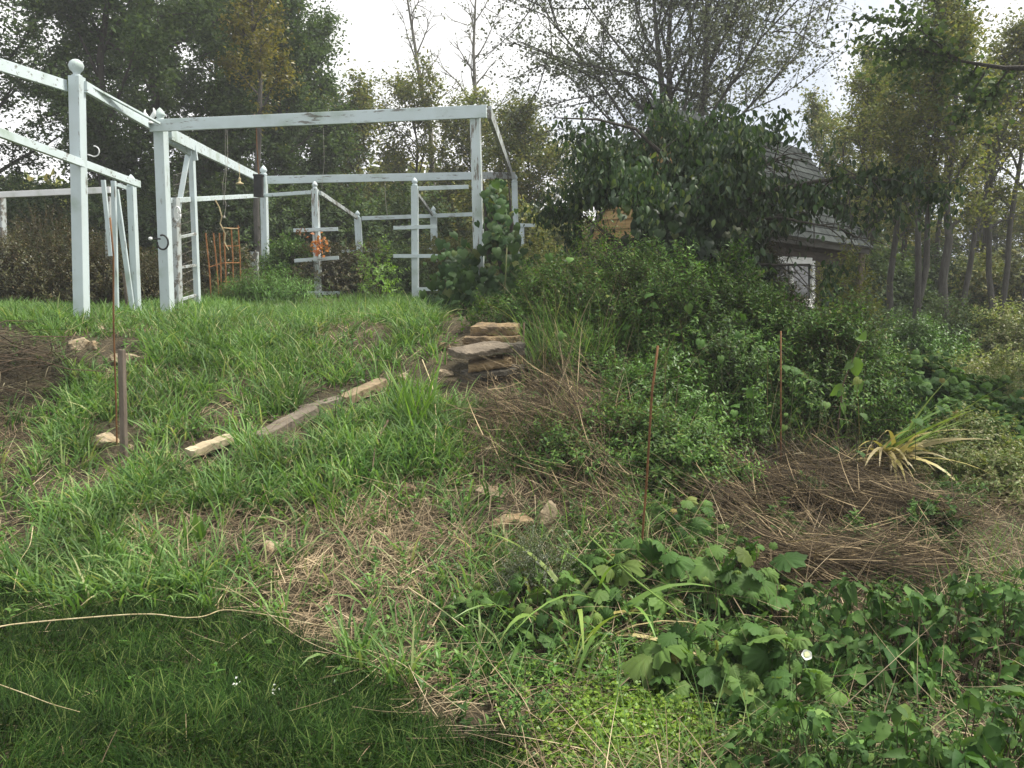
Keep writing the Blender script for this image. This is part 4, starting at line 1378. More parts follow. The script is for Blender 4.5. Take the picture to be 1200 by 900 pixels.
# big-leaved vine under the drooping tree
BV = thing('big_leaved_vine', 'vine with broad dark leaves hanging under the drooping tree', 'vine', (*at(810, 330, 8.2)[:2], Tz(*at(810, 330, 8.2)[:2])))
P = np.array([at(rg.normal(800, 30), rg.normal(270, 24), 8.35 + rg.normal(0, .18)) for i in range(330)])
m = len(P)
mb = MB()
leaves(mb, P, rdir(m, rg) * .4 + [0, -.35, -.8], rdir(m, rg) * .4 + [0, -.7, .6], rg.uniform(.07, .15, m), HEART_T)
mb.build('foliage', M_DROOP, BV)
mb = MB()
g = BV.location
for i in range(5):
    a = rg.normal(0, .12, 2)
    tube(mb, [[g[0] + a[0], g[1] + .2, g[2] - .05], [g[0] + a[1], g[1] + .15, g[2] + .6], P[i * 9]], [.014, .012, .006], 6)
mb.build('stem', M_BARK, BV)

# ================================================================ HUT
HU = thing('garden_hut', 'small dark garden hut with a grey shingled roof and a white window', 'hut', (4.0, 12.6, Tz(4.0, 12.6)))
Pe = at(1022, 291, 14.5)                     # right end of the front eave
Pw = at(893, 272, 11.55)                     # a point on the eave further left
uax = nrm(Pw - Pe)                           # along the eave towards the left
Lh = 4.7
uh = nrm(np.array([uax[0], uax[1], 0]))
vh = np.array([uh[1], -uh[0], 0]) if uh[1] < 0 else np.array([-uh[1], uh[0], 0])
if vh[1] < 0:
    vh = -vh
Rt = at(950, 182, 15.45)                     # right end of the ridge
sl = Rt - Pe                                 # up the roof slope at the right end
slv = vh * (sl @ vh) + np.array([0, 0, sl[2]])
wr = sl @ vh
tl = nrm(slv)
slen = np.linalg.norm(slv)
nrf = nrm(np.cross(uax, tl))
if nrf[2] < 0:
    nrf = -nrf
rows = 15
rg = np.random.default_rng(22)
mb = MB()
for r_ in range(rows):
    a0, a1 = r_ / rows * slen, (r_ + 1.25) / rows * slen
    a1 = min(a1, slen)
    s_ = -.16 * (r_ % 2) - .05
    while s_ < Lh:
        wdt = rg.uniform(.26, .34)
        s0_, s1_ = max(s_, -.04), min(s_ + wdt - .006, Lh)
        if s1_ > s0_ + .03:
            jl = rg.normal(0, .004)
            lift0 = .018 + rg.uniform(0, .004)
            lift1 = .004
            c8 = []
            for (ss, aa, hh) in ((s0_, a0 + jl, lift0), (s1_, a0 + jl, lift0), (s1_, a1, lift1), (s0_, a1, lift1)):
                c8.append(Pe + uax * ss + tl * aa + nrf * hh)
            c8 += [q - nrf * (.010 if i < 2 else .002) for i, q in enumerate(c8)]
            mb.add(c8, [[0, 1, 2, 3], [7, 6, 5, 4], [0, 4, 5, 1], [1, 5, 6, 2], [2, 6, 7, 3], [3, 7, 4, 0]])
        s_ += wdt
# rear slope
Rr = Rt + vh * wr + np.array([0, 0, -sl[2]])
RF = MB()
ridge0 = Pe + slv
rear0 = Pe + vh * 2 * wr
th = .05
for (A, B_, up_) in ((Pe, ridge0, nrf), (rear0, ridge0, nrm(np.cross(nrm(rear0 - ridge0), uax)))):
    up_ = up_ if up_[2] > 0 else -up_
    c8 = [A, A + uax * Lh, B_ + uax * Lh, B_]
    c8 = [q - up_ * .002 for q in c8] + [q - up_ * th for q in c8]
    RF.add(c8, [[0, 1, 2, 3], [7, 6, 5, 4], [0, 4, 5, 1], [1, 5, 6, 2], [2, 6, 7, 3], [3, 7, 4, 0]])
roof = RF.build('roof', M_FASCIA, HU)
mb.build('shingles', M_SHINGLE, roof)
mb = MB()
for i in range(22):                          # ridge caps
    c = ridge0 + uax * (i * .225 + .1)
    q = [c + uax * s1 + w_ * .11 + np.array([0, 0, z_]) for s1 in (-.12, .12) for w_, z_ in ((nrm(Pe - ridge0), .03 + .012 * (s1 > 0)), (0 * uax, .055 + .014 * (s1 > 0)), (nrm(rear0 - ridge0), .03 + .012 * (s1 > 0)))]
    mb.add(q, [[0, 1, 4, 3], [1, 2, 5, 4]])
mb.build('ridge_caps', M_SHINGLE, roof)
# fascia
mb = MB()
bar(mb, Pe - nrf * .10 + np.array([0, 0, .03]) - vh * .015 - uax * .03, Pe + uax * Lh - nrf * .10 + np.array([0, 0, .03]) - vh * .015, .03, .13)
mb.build('fascia', M_FASCIA, roof)
# walls
zb = min(Tz(3, 11), Tz(5.5, 14)) - .2
wi = .28
f0 = Pe + vh * wi + uax * .35
f1 = Pe + vh * wi + uax * (Lh - .15)
k0 = Pe + vh * (2 * wr - wi) + uax * .35
k1 = Pe + vh * (2 * wr - wi) + uax * (Lh - .15)


def boards(a, b, z0, ztop_a, ztop_b, mat, name, n=14, out=None):
    mb = MB()
    a = np.array(a)
    b = np.array(b)
    o_ = out * .012
    for i in range(n):
        t0, t1 = i / n, (i + 1) / n - .002
        za0, za1 = z0 + (ztop_a - z0) * t0, z0 + (ztop_a - z0) * t1
        zb0, zb1 = z0 + (ztop_b - z0) * t0, z0 + (ztop_b - z0) * t1
        q = [np.array([a[0], a[1], za0]) + o_, np.array([b[0], b[1], zb0]) + o_, np.array([b[0], b[1], zb1]), np.array([a[0], a[1], za1])]
        q += [p_ - out * .06 for p_ in q]
        mb.add(q, [[0, 1, 2, 3], [7, 6, 5, 4], [0, 4, 5, 1], [1, 5, 6, 2], [2, 6, 7, 3], [3, 7, 4, 0]])
    return mb.build(name, mat, HU)


ev = Pe[2] + .16
evl = (Pe + uax * Lh)[2] + .16
boards(f0, f1, zb, ev, evl, M_DARKWALL, 'wall', 16, -vh)
boards(k0 , k1, zb, ev, evl, M_DARKWALL, 'wall', 16, vh)
boards(f0 + vh * .07, k0 - vh * .07, zb, ev, ev, M_DARKWALL, 'wall', 16, -uh)
boards(f1 + vh * .07, k1 - vh * .07, zb, evl - .2, evl - .2, M_DARKWALL, 'wall', 16, uh)
# gable end in honey-coloured boards, a little proud of the wall below
gl = np.array(f1) + uh * .10 + vh * .02 - vh * .2
gr = np.array(k1) + uh * .10 - vh * .02 + vh * .2
mb = MB()
zg0 = evl - .22
n_ = 12
zg1 = ridge0[2] + (uax * Lh)[2] - .10
for i in range(n_):
    za, zc = zg0 + (zg1 - zg0) * i / n_, zg0 + (zg1 - zg0) * (i + .97) / n_
    def edge(z_):
        t = max(0, (z_ - evl + .05) / (zg1 - evl + .05)) * .5
        return gl + (gr - gl) * t, gr + (gl - gr) * t
    (a0, a1), (c0, c1) = edge(za), edge(zc)
    q = [np.array([*a0[:2], za]) + uh * .02, np.array([*a1[:2], za]) + uh * .02, np.array([*c1[:2], zc]), np.array([*c0[:2], zc])]
    q += [p_ - uh * .05 for p_ in q]
    mb.add(q, [[0, 1, 2, 3], [7, 6, 5, 4], [0, 4, 5, 1], [1, 5, 6, 2], [2, 6, 7, 3], [3, 7, 4, 0]])
mb.build('gable', M_SIDING, HU)
# window on the front wall: find the wall point behind two pixels
def onwall(px, py, out=.03):
    d_ = at(px, py, 1.0) - EYE
    p0 = np.array(f0) - vh * out
    t = ((p0 - EYE) @ vh) / (d_ @ vh)
    return EYE + d_ * t


wr0, wr1 = onwall(952, 306), onwall(952, 354)
wl0, wl1 = wr0 + uh * 1.5, wr1 + uh * 1.5
wn = MB()
bar(wn, wr1, wr0, .11, .05, -vh)
bar(wn, wl1, wl0, .11, .05, -vh)
bar(wn, wr0 + uh * .06, wl0 - uh * .06, .05, .10)
bar(wn, wr1 + uh * .06, wl1 - uh * .06, .05, .10)
bar(wn, (wr1 + wl1) / 2 + [0, 0, .05], (wr0 + wl0) / 2 - [0, 0, .05], .07, .04, -vh)
win = wn.build('window_frame', M_TRIM, HU)
mb = MB()
bar(mb, wr1 - uh * .1 + [0, 0, -.075] - vh * .03, wl1 + uh * .1 + [0, 0, -.075] - vh * .03, .12, .045)
mb.build('sill', M_TRIM, win)
mb = MB()
g4 = [wr1 + uh * .04 + vh * .012, wl1 - uh * .04 + vh * .012, wl0 - uh * .04 + vh * .012, wr0 + uh * .04 + vh * .012]
mb.add(g4 + [q + vh * .006 for q in g4], [[0, 1, 2, 3], [7, 6, 5, 4], [0, 4, 5, 1], [1, 5, 6, 2], [2, 6, 7, 3], [3, 7, 4, 0]])
mb.build('pane', M_GLASS, win)
# corner post of the eave
mb = MB()
pc = Pe + vh * .12 + uax * .12
bar(mb, [pc[0], pc[1], Tz(pc[0], pc[1]) - .1], [pc[0], pc[1], pc[2] + .02], .09, .09, (0, 1, 0))
mb.build('corner_post', M_WOODGREY, HU)

# ================================================================ STONES, TIMBERS, RODS


def ico(sub):
    bm = bmesh.new()
    bmesh.ops.create_icosphere(bm, subdivisions=sub, radius=1)
    V = np.array([v.co[:] for v in bm.verts])
    Fc = np.array([[v.index for v in f.verts] for f in bm.faces])
    bm.free()
    return V, Fc


ICO = ico(4)


def rotz(a):
    return np.array([[math.cos(a), -math.sin(a), 0], [math.sin(a), math.cos(a), 0], [0, 0, 1]])


def roty(a):
    return np.array([[math.cos(a), 0, math.sin(a)], [0, 1, 0], [-math.sin(a), 0, math.cos(a)]])


def rock(label, px, py, dims, rz, seed, mat=M_STONE, name='stone', group=None, sink=.3):
    rg = np.random.default_rng(seed)
    V, Fc = ICO
    pn = rdir(13, rg)
    pd = rg.uniform(.62, 1.0, 13)
    dt = V @ pn.T
    r = np.min(np.where(dt > .05, pd / np.maximum(dt, .05), 9), 1)
    r = np.minimum(r, 1.25)
    q = V * r[:, None]
    nzz = vnoise(q[:, 0] * 3 + seed, q[:, 1] * 3 + q[:, 2] * 2, 1.5, seed) - .5
    q = q * (1 + .12 * nzz)[:, None] * np.asarray(dims) / 2
    p = hit1(px, py)
    q = q @ rotz(R(rz)).T + p + np.array([0, 0, dims[2] * (.5 - sink)])
    return tag(MB().add(q, Fc).build(name, mat), label, 'stone', group)


def slab_mesh(dims, seed, n=(14, 8, 4), chip=.012):
    rg = np.random.default_rng(seed)
    bm = bmesh.new()
    bmesh.ops.create_cube(bm, size=1)
    for ax, c in enumerate(n):
        es = [e for e in bm.edges if abs((e.verts[0].co - e.verts[1].co)[ax]) > .99 / 1]
        es = [e for e in bm.edges if abs((e.verts[0].co - e.verts[1].co).normalized()[ax]) > .9]
        bmesh.ops.subdivide_edges(bm, edges=es, cuts=c, use_grid_fill=True)
    bm.verts.index_update()
    V = np.array([v.co[:] for v in bm.verts])
    Fc = [[v.index for v in f.verts] for f in bm.faces]
    bm.free()
    e = (np.abs(V) > .499).sum(1)
    W = V * np.asarray(dims)
    nz1 = vnoise(W[:, 0] + seed, W[:, 1] + W[:, 2] * 2.3, 22, seed) - .5
    nz2 = vnoise(W[:, 0] + seed, W[:, 1] * 1.7 + W[:, 2], 60, seed + 3) - .5
    shr = np.where(e >= 2, rg.uniform(.2, 1.0, len(V)) * chip, 0)
    W = W - np.sign(V) * shr[:, None] * (np.abs(V) > .3)
    nn = nrm(V / .5)
    W = W + nn * (nz1 * chip * 1.6 + nz2 * chip * .9)[:, None]
    W[:, 0] += W[:, 1] * rg.uniform(-.35, .35)
    return W, Fc


def slab(label, px, py, d, dims, rz, tilt, seed, mat, name='stone_slab', cat='stone slab', group='slabs of the stone stack', roll=0):
    W, Fc = slab_mesh(dims, seed, chip=.008)
    cr_, sr_ = math.cos(R(roll)), math.sin(R(roll))
    W = W @ np.array([[1, 0, 0], [0, cr_, -sr_], [0, sr_, cr_]]).T @ roty(R(tilt)).T @ rotz(R(rz)).T + at(px, py, d)
    mb = MB()
    f4 = [f for f in Fc if len(f) == 4]
    f3 = [f for f in Fc if len(f) == 3]
    a = [np.array(f4)] + ([np.array(f3)] if f3 else [])
    return tag(mb.add(W, *a).build(name, mat), label, cat, group)


gs = hit1(575, 446)
D0 = float(gs[1])
s = D0 / 1000
slab('brown block on top of the stone stack', 581, 386, D0 + .26, (54 * s, .2, .085), 3, 0, 401, M_STONEBROWN, roll=8)
slab('ochre slab directly under the top block of the stack', 579, 398, D0 + .24, (64 * s, .3, .07), -3, 0, 402, M_STONEBROWN)
slab('broad grey tilted slab leaning out to the left of the stack', 563, 410, D0 - .06, (60 * s, .23, .06), 22, -8, 403, M_SLATE, roll=11)
slab('dark stone block behind the right end of the tilted grey slab', 601, 408, D0 + .10, (26 * s, .22, .10), 0, 0, 404, M_STONEDARK)
slab('tan slab under the tilted grey slab', 575, 425, D0 + .0, (54 * s, .24, .07), 18, -7, 405, M_STONEBROWN, roll=5)
slab('long thin slab near the bottom of the stack', 573, 436, D0 + .0, (56 * s, .26, .055), 16, -6, 406, M_STONEDARK, roll=4)
slab('small ochre block low at the right of the stack', 601, 421, D0 + .08, (24 * s, .2, .075), 3, 0, 407, M_STONEBROWN)
slab('bottom block at the right foot of the stack', 599, 434, D0 + .06, (30 * s, .22, .11), -4, 0, 408, M_STONEDARK)
slab('bottom block at the left foot of the stack', 570, 444, D0 + .10, (60 * s, .26, .12), 8, 0, 409, M_STONEDARK)

rocks = [('pale stone half buried behind the wooden stake', 150, 424, (.26, .2, .10), 10, M_STONE), ('mossy tan stone left of the long rust rod', 92, 408, (.2, .18, .12), 30, M_STONE), ('small tan stone beside the mossy stone', 111, 410, (.09, .08, .09), 0, M_STONE),
         ('flat angular stone at the foot of the wooden stake', 122, 522, (.17, .16, .11), 40, M_STONE), ('small angular stone right of the foot of the stake', 152, 530, (.07, .07, .07), 5, M_STONE), ('flat grey-tan stone lying in the straw', 318, 645, (.13, .10, .07), 8, M_STONE),
         ('upright pointed tan stone on the bank', 740, 522, (.20, .14, .24), 20, M_STONE), ('pale stone at the end of the timber edging', 474, 446, (.12, .10, .09), 0, M_STONE), ('pale flat stone left of the stack', 522, 440, (.14, .1, .06), 12, M_STONE),
         ('brown stone half hidden left of the tilted slab', 522, 410, (.12, .1, .09), 60, M_STONEBROWN), ('flat broken stone right below the stack', 632, 449, (.12, .08, .04), 10, M_STONE), ('buried brown stone in the middle of the slope', 600, 622, (.26, .18, .16), 15, M_STONEBROWN),
         ('round ochre stone beside the buried brown stone', 640, 616, (.15, .12, .17), 80, M_STONE), ('small ochre stone edge in the dry grass of the slope', 478, 585, (.07, .10, .13), 60, M_STONEBROWN), ('tiny pale stone above the straw', 320, 601, (.045, .035, .03), 0, M_STONE),
         ('tan stone at the centre of the slope under the dry stalks', 575, 583, (.2, .12, .09), 0, M_STONE), ('pale pebble in the grass at the far left of the pergola post', 118, 388, (.1, .08, .06), 0, M_STONE)]
for i, (lab, px, py, dm, rz, mt) in enumerate(rocks):
    rock(lab, px, py, dm, rz, 500 + i, mt)


def timber(label, x0, y0, x1, y1, wd, ht, seed, mat, lift0=.03, lift1=.03, name='timber', cat='timber'):
    a, b = hit1(x0, y0), hit1(x1, y1)
    a = a + [0, 0, lift0]
    b = b + [0, 0, lift1]
    Ln = float(np.linalg.norm(b - a))
    rg = np.random.default_rng(seed)
    n_ = 16
    t = np.linspace(0, 1, n_)
    d_ = nrm(b - a)
    s_ = nrm(np.cross(d_, [0, 0, 1.0]))
    u_ = np.cross(s_, d_)
    sec = np.array([(-.5, -.45), (-.47, -.5), (.47, -.5), (.5, -.45), (.5, .42), (.46, .5), (.05, .53), (-.46, .5), (-.5, .42)])
    V = []
    for i in range(n_):
        k_ = 1.0 - (.25 if i in (0, n_ - 1) else 0)
        c = a + (b - a) * t[i] + u_ * rg.normal(0, .002)
        V.append([c + s_ * x_ * wd * k_ * (1 + rg.normal(0, .012)) + u_ * y_ * ht * (1 + rg.normal(0, .025)) for x_, y_ in sec])
    V = np.array(V)
    m_ = len(sec)
    idx = np.arange(n_ * m_).reshape(n_, m_)
    nx = np.roll(idx, -1, 1)
    return tag(MB().add(V, np.stack([idx[:-1], nx[:-1], nx[1:], idx[1:]], -1).reshape(-1, 4), idx[-1], idx[0, ::-1]).build(name, mat), label, cat, 'timbers edging the grass')


timber('short pale board with a fresh cut face lying in the grass', 221, 541, 275, 521, .13, .05, 601, M_WOODPALE, .05, .055)
timber('grey weathered timber right of the pale board', 302, 519, 368, 486, .14, .07, 602, M_WOODGREY, .02, .035)
timber('grey-brown timber in the middle of the edging', 353, 484, 408, 470, .13, .06, 603, M_WOODGREY, .01, .015)
timber('tan timber at the upper end of the edging', 402, 474, 450, 453, .13, .07, 604, rough_mat('tan_timber', [(.13, .10, .065), (.22, .17, .105), (.30, .225, .14)], 6, bump=.4), .03, .03)


def rod(label, pts, r, mat, d=None, name='rust_rod', cat='rod', group=None):
    base = hit1(*pts[-1])
    dd = base[1]
    ps = [at(x_, y_, dd) for x_, y_ in pts[:-1]] + [base, base + [0, 0, -.15]]
    mb = MB()
    tube(mb, ps, r, 8)
    return tag(mb.build(name, mat, None, True), label, cat, group)


G_ROD = 'rusty rods standing in the slope'
rod('tall thin rusty rod beside the wooden stake', [(129, 255), (133, 300), (133, 380), (136, 470), (137, 522)], .0062, M_RUST, group=G_ROD)
rod('leaning rusty rod in front of the bank', [(771, 405), (764, 460), (758, 560), (750, 668)], .0062, M_RUST, group=G_ROD)
rod('upright rusty rod at the right before the dark bushes', [(915, 388), (915, 460), (915, 572)], .0062, M_RUST, group=G_ROD)
rod('short dark rod standing right of the stone stack', [(614, 378), (613, 410), (614, 442)], .008, M_TWIG, group=G_ROD)
rod('thin dark rod behind the top block of the stack', [(594, 290), (592, 330), (589, 378)], .007, M_GSTEM, group=G_ROD)
b = hit1(145, 536)
mb = MB()
bar(mb, b + [0, 0, -.15], at(142.5, 410, b[1]), .042, .036, (.3, 1, 0), .1)
tag(mb.build('wooden_stake', M_STAKE), 'grey wooden stake driven into the left slope', 'stake')

# ================================================================ FOREGROUND PLANTS


def stalk(label, pts, r, mat, lift=.05, name='dry_stalk', cat='stalk', group='dry stalks lying on the lawn and slope'):
    ps = hit([p[0] for p in pts], [p[1] for p in pts])
    ps[:, 2] += lift
    t = np.linspace(0, 1, len(ps))
    tt = np.linspace(0, 1, 6 * len(ps))
    q = np.stack([np.interp(tt, t, ps[:, i]) for i in range(3)], 1)
    ker = np.ones(5) / 5
    q2 = q.copy()
    for i in range(3):
        q2[2:-2, i] = np.convolve(q[:, i], ker, 'valid')
    rr = .62 * r * (1 - .5 * tt)
    mb = MB()
    tube(mb, q2, rr, 6)
    return tag(mb.build(name, mat, None, True), label, cat, group)


stalk('long pale stalk lying across the lawn from the left edge', [(-60, 775), (0, 754), (60, 746), (150, 740), (185, 738), (215, 745), (240, 743), (262, 732), (310, 738), (375, 752), (410, 758)], .0065, M_STALK, .075)
stalk('straight thin stalk slanting down over the lawn edge', [(150, 662), (235, 690), (300, 727), (350, 768), (400, 792), (450, 800)], .003, M_STALK, .08)
stalk('curved pale stalk at the left edge of the slope', [(40, 638), (37, 660), (24, 680), (18, 714)], .005, M_STALK, .10)
stalk('thin stalk in the lawn at the lower left corner', [(-20, 815), (30, 835), (60, 847), (95, 858)], .0035, M_STALK, .07)
stalk('broken pale stalk slanting down toward the yellow-green weeds', [(478, 718), (510, 740), (545, 768)], .006, M_STALK, .12)
stalk('bent pale stalks at the edge of the lawn', [(430, 785), (470, 800), (500, 825), (545, 862)], .004, M_STALK, .08)
stalk('dark bent twig rising from the lawn edge', [(466, 770), (463, 742), (480, 715), (510, 690), (560, 672)], .006, M_TWIG, .14, name='bent_twig', cat='twig', group=None)
stalk('long dry stalk lying across the middle of the slope', [(560, 545), (640, 525), (700, 520), (735, 503)], .005, M_STALK, .08)
stalk('pale stalk slanting down from the stack across the straw', [(575, 478), (610, 500), (640, 530), (660, 560)], .006, M_STALK, .07)
stalk('thick tan stem standing left of the green clump', [(495, 436), (508, 470), (512, 510), (508, 558)], .008, M_STALK, .10)
stalk('dark branch stub at the right end of the timbers', [(455, 510), (450, 520), (440, 540), (437, 570)], .014, M_TWIG, .10, name='branch_stub', cat='branch', group=None)
stalk('long yellow-green stem sloping through the vines', [(690, 680), (740, 735), (790, 775), (840, 800)], .008, M_IRIS, .22, name='green_stem', cat='stem', group=None)
stalk('brown twig lying under the yellow-green weeds', [(650, 855), (700, 850), (760, 850), (830, 858)], .006, M_TWIG, .06, name='fallen_twig', cat='twig', group=None)


def swords(name, label, px, py, n_, L0, L1, wd, mat, seed, lean=(.2, 1.0), azr=(0, 6.28), curl=(.3, 1.3), cat='plant', group=None, dry=0, rad=.06):
    rg = np.random.default_rng(seed)
    b = hit1(px, py)
    root = thing(name, label, cat, b, group)
    for part, k_, mt, ln in (('leaves', n_, mat, lean), ('dead_leaves', dry, M_IRISDRY, (.9, 1.6))):
        if not k_:
            continue
        Q = b + rg.normal(0, rad, (k_, 3)) * [1, 1, 0]
        Q[:, 2] = T(Q[:, 0], Q[:, 1]) - .01 + (.05 if part == 'dead_leaves' else 0) + (.16 if dry > 20 else 0)
        mb = MB()
        dl = part == 'dead_leaves' and dry > 20
        blades(mb, Q, rg.uniform(L0, L1, k_) * (.7 if dl else 1), wd * rg.uniform(.7, 1.3, k_), rg.uniform(*((-2.9, -.1) if dl else azr), k_), rg.uniform(*((.7, 1.7) if dl else ln), k_), rg.uniform(*curl, k_) if part == 'leaves' else rg.uniform(.6, 1.5, k_), rg, 7)
        mb.build(part, mt, root)
    return root


swords('sword_leaved_plant', 'yellow-green sword-leaved clump with bleached dead leaves on the straw bank', 1040, 566, 16, .5, 1.0, .036, M_IRIS, 701, (.45, 1.1), (-.5, .5), (.2, .75), dry=44, rad=.06)
swords('sword_leaved_plant', 'bright green sword-leaved clump beside the stone stack', 487, 500, 40, .36, .62, .018, M_YLEAF, 702, (.02, .5), curl=(.1, .6), rad=.07)
swords('sword_leaved_plant', 'small bright green sword-leaved tuft above the bare straw', 385, 610, 9, .22, .34, .018, M_YLEAF, 703, (.02, .35), curl=(.1, .6), rad=.05)
swords('sword_leaved_plant', 'drooping sword-leaved plant among the vines in the foreground', 640, 735, 20, .4, .75, .034, M_IRIS, 704, (.3, 1.0), curl=(1.0, 2.2), dry=6, rad=.08)
swords('sword_leaved_plant', 'arching sword-leaved plant reaching over the vines below the leaning rod', 720, 735, 12, .45, .8, .028, M_IRIS, 706, (.4, 1.1), curl=(.7, 1.8), dry=5, rad=.07)
for i, (px, py, lab) in enumerate([(905, 640, 'green weed growing in the middle of the straw bank'), (1000, 655, 'green weed at the lower edge of the straw bank'), (1090, 640, 'green weed right of the bleached sword leaves'), (860, 590, 'green weed at the upper left of the straw bank'), (950, 600, 'green weed below the foot of the upright rust rod'), (1110, 600, 'green weed at the right end of the straw bank')]):
    g = hit1(px, py)
    bush('straw_weed', lab, 'weed', 'green weeds on the straw bank', g[0], g[1], .2, .17, .22 + .06 * (i == 2), 170, .042, M_BRAMBLE, 780 + i, OVATE, L0=.1, inner=.2, up=.9, sm=M_GSTEM)
swords('sword_leaved_plant', 'bleached bent sword leaves standing at the middle of the slope', 560, 665, 3, .2, .3, .02, M_IRISDRY, 705, (.05, .4), curl=(.3, 2.4), rad=.03)

for i, (px, py, lab) in enumerate([(90, 650, 'large single weed leaf rising at the left of the straw'), (235, 640, 'pair of tall weed leaves in the middle of the straw')]):
    rg = np.random.default_rng(710 + i)
    b = hit1(px, py)
    root = thing('broad_leaved_weed', lab, 'weed', b, 'tall-leaved weeds on the straw')
    mb = MB()
    k_ = 5 if i else 3
    leaves(mb, np.repeat(b[None], k_, 0), rdir(k_, rg) * .5 + [0, 0, 1.0], rdir(k_, rg) * .4 + [0, -1, .2], rg.uniform(.10, .2, k_), LANCE)
    mb.build('leaves', M_YLEAF, root)


def vine(name, label, cat, group, px, py, rx, ry, H, nl, leaf, tmpl, lm, seed, three=False, base=.25, nst=14):
    "low vine or bramble: broad leaves on stalks over a tangle of stems"
    rg = np.random.default_rng(seed)
    b = hit1(px, py)
    root = thing(name, label, cat, b, group)
    a = rg.uniform(0, 6.28, nl)
    r = np.sqrt(rg.random(nl))
    P = b + np.stack([rx * r * np.cos(a), ry * r * np.sin(a), 0 * a], 1)
    hh = 1.25 * H * (1 - .75 * r ** 2) * (base + (1 - base) * rg.random(nl) ** .7) * (.65 + .7 * vnoise(P[:, 0], P[:, 1], 4, seed))
    P[:, 2] = T(P[:, 0], P[:, 1]) + hh
    out = np.stack([np.cos(a), np.sin(a), 0 * a], 1)
    lmb, sm = MB(), MB()
    sz = leaf * np.where(rg.random(nl) < .16, rg.uniform(.95, 1.35, nl), rg.uniform(.3, .85, nl))
    tip = out * .5 + rg.normal(0, .5, (nl, 3)) + [0, -.35, -.35]
    face = np.array([0, -.3, .9]) + rg.normal(0, .5, (nl, 3)) + out * .3
    h_ = nl // 2
    t2 = TOOTH2 if tmpl is TOOTH else GRAPE_C
    leaves(lmb, P[:h_], tip[:h_], face[:h_], sz[:h_], tmpl)
    leaves(lmb, P[h_:], tip[h_:], face[h_:], sz[h_:], t2)
    if three:
        t = nrm(tip)
        sd_ = nrm(np.cross(t, face))
        for sg in (1, -1):
            leaves(lmb, P - t * sz[:, None] * .06, t * .45 + sd_ * sg * .9 + rg.normal(0, .12, (nl, 3)), face + rg.normal(0, .25, (nl, 3)), sz * .85, t2 if sg > 0 else tmpl)
    g0 = P + np.stack([rg.normal(0, .05, nl), rg.normal(.02, .05, nl), 0 * a], 1)
    g0[:, 2] = T(g0[:, 0], g0[:, 1]) - .01
    mid = (P + g0) / 2 + rg.normal(0, .015, (nl, 3))
    tubes(sm, np.stack([g0, mid, P], 1), np.tile([.0024, .002, .0014], (nl, 1)), 4)
    for i in range(nst):
        a0, a1 = rg.uniform(0, 6.28, 2)
        p0 = b + [rx * .8 * math.cos(a0), ry * .8 * math.sin(a0), 0]
        p1 = b + [rx * 1.0 * math.cos(a1), ry * 1.0 * math.sin(a1), 0]
        ps = np.array([p0 + (p1 - p0) * t for t in np.linspace(0, 1, 7)]) + rg.normal(0, .02, (7, 3))
        ps[:, 2] = T(ps[:, 0], ps[:, 1]) + H * .7 * np.sin(np.linspace(.1, 2.9, 7)) * rg.uniform(.3, 1)
        tube(sm, ps, np.linspace(.004, .0015, 7), 5)
    sm.build('stem', M_GSTEM if rg.random() < .5 else M_TWIG, root)
    lmb.build('leaves', lm, root)
    return root


G_V = 'lobed-leaved vines in the foreground'
for i, (px, py, rx, ry, H, nl, lf, lab) in enumerate([
        (640, 745, .28, .25, .22, 90, .075, 'vine with small lobed leaves around the drooping sword leaves'),
        (738, 700, .30, .26, .26, 80, .11, 'vine with the broadest pale leaves below the leaning rust rod'),
        (868, 715, .28, .26, .28, 80, .115, 'lobed-leaved vine at the lower end of the straw bank'),
        (838, 815, .26, .22, .26, 80, .12, 'large dark-leaved vine above the yellow-green weeds'),
        (890, 820, .28, .24, .22, 80, .085, 'ragged vine with yellowing leaves left of the white flower'),
        (560, 745, .2, .18, .14, 45, .06, 'small vine at the edge of the straw above the lawn'),
        (808, 640, .28, .28, .24, 80, .085, 'vine spreading at the foot of the dark low bush')]):
    vine('lobed_vine', lab, 'vine', G_V, px, py, rx, ry, H, int(nl * 1.35), lf * 1.05, GRAPE_T, M_GRAPE, 720 + i)
G_B = 'bramble clumps in the lower right'
for i, (px, py, rx, ry, H, nl, lf, lab) in enumerate([
        (1010, 795, .36, .3, .36, 150, .070, 'bramble clump right of the white flower'),
        (1120, 790, .36, .3, .38, 160, .070, 'bramble clump below the right end of the straw bank'),
        (1220, 790, .30, .3, .38, 120, .070, 'bramble clump at the right edge of the photo'),
        (930, 930, .28, .22, .26, 110, .060, 'bramble clump at the bottom edge right of the yellow-green weeds'),
        (1050, 960, .30, .22, .28, 120, .060, 'bramble clump at the bottom edge in the middle of the brambles'),
        (1180, 960, .30, .24, .30, 120, .065, 'bramble clump in the bottom right corner')]):
    vine('bramble', lab, 'bramble', G_B, px, py, rx, ry, H, int(nl * 1.15), lf * 1.1, TOOTH, M_BRAMBLE, 740 + i, True)

# dark dead stems hanging under the bushes of the bank
rg = np.random.default_rng(27)
P = hit(rg.uniform(790, 1030, 3600), rg.uniform(500, 572, 3600))
m = len(P)
P[:, 2] += rg.uniform(0, .22, m)
P[:, 1] -= rg.uniform(0, .15, m)
mb = MB()
blades(mb, P, rg.uniform(.1, .4, m), rg.uniform(.0025, .006, m), rg.normal(-1.4, .8, m), rg.normal(1.7, .5, m), rg.normal(.3, .4, m), rg, 4)
tag(mb.build('hanging_dead_stems', M_DARKSTRAW), 'dark dead stems hanging below the bushes over the straw bank', 'dead stems', kind='stuff')
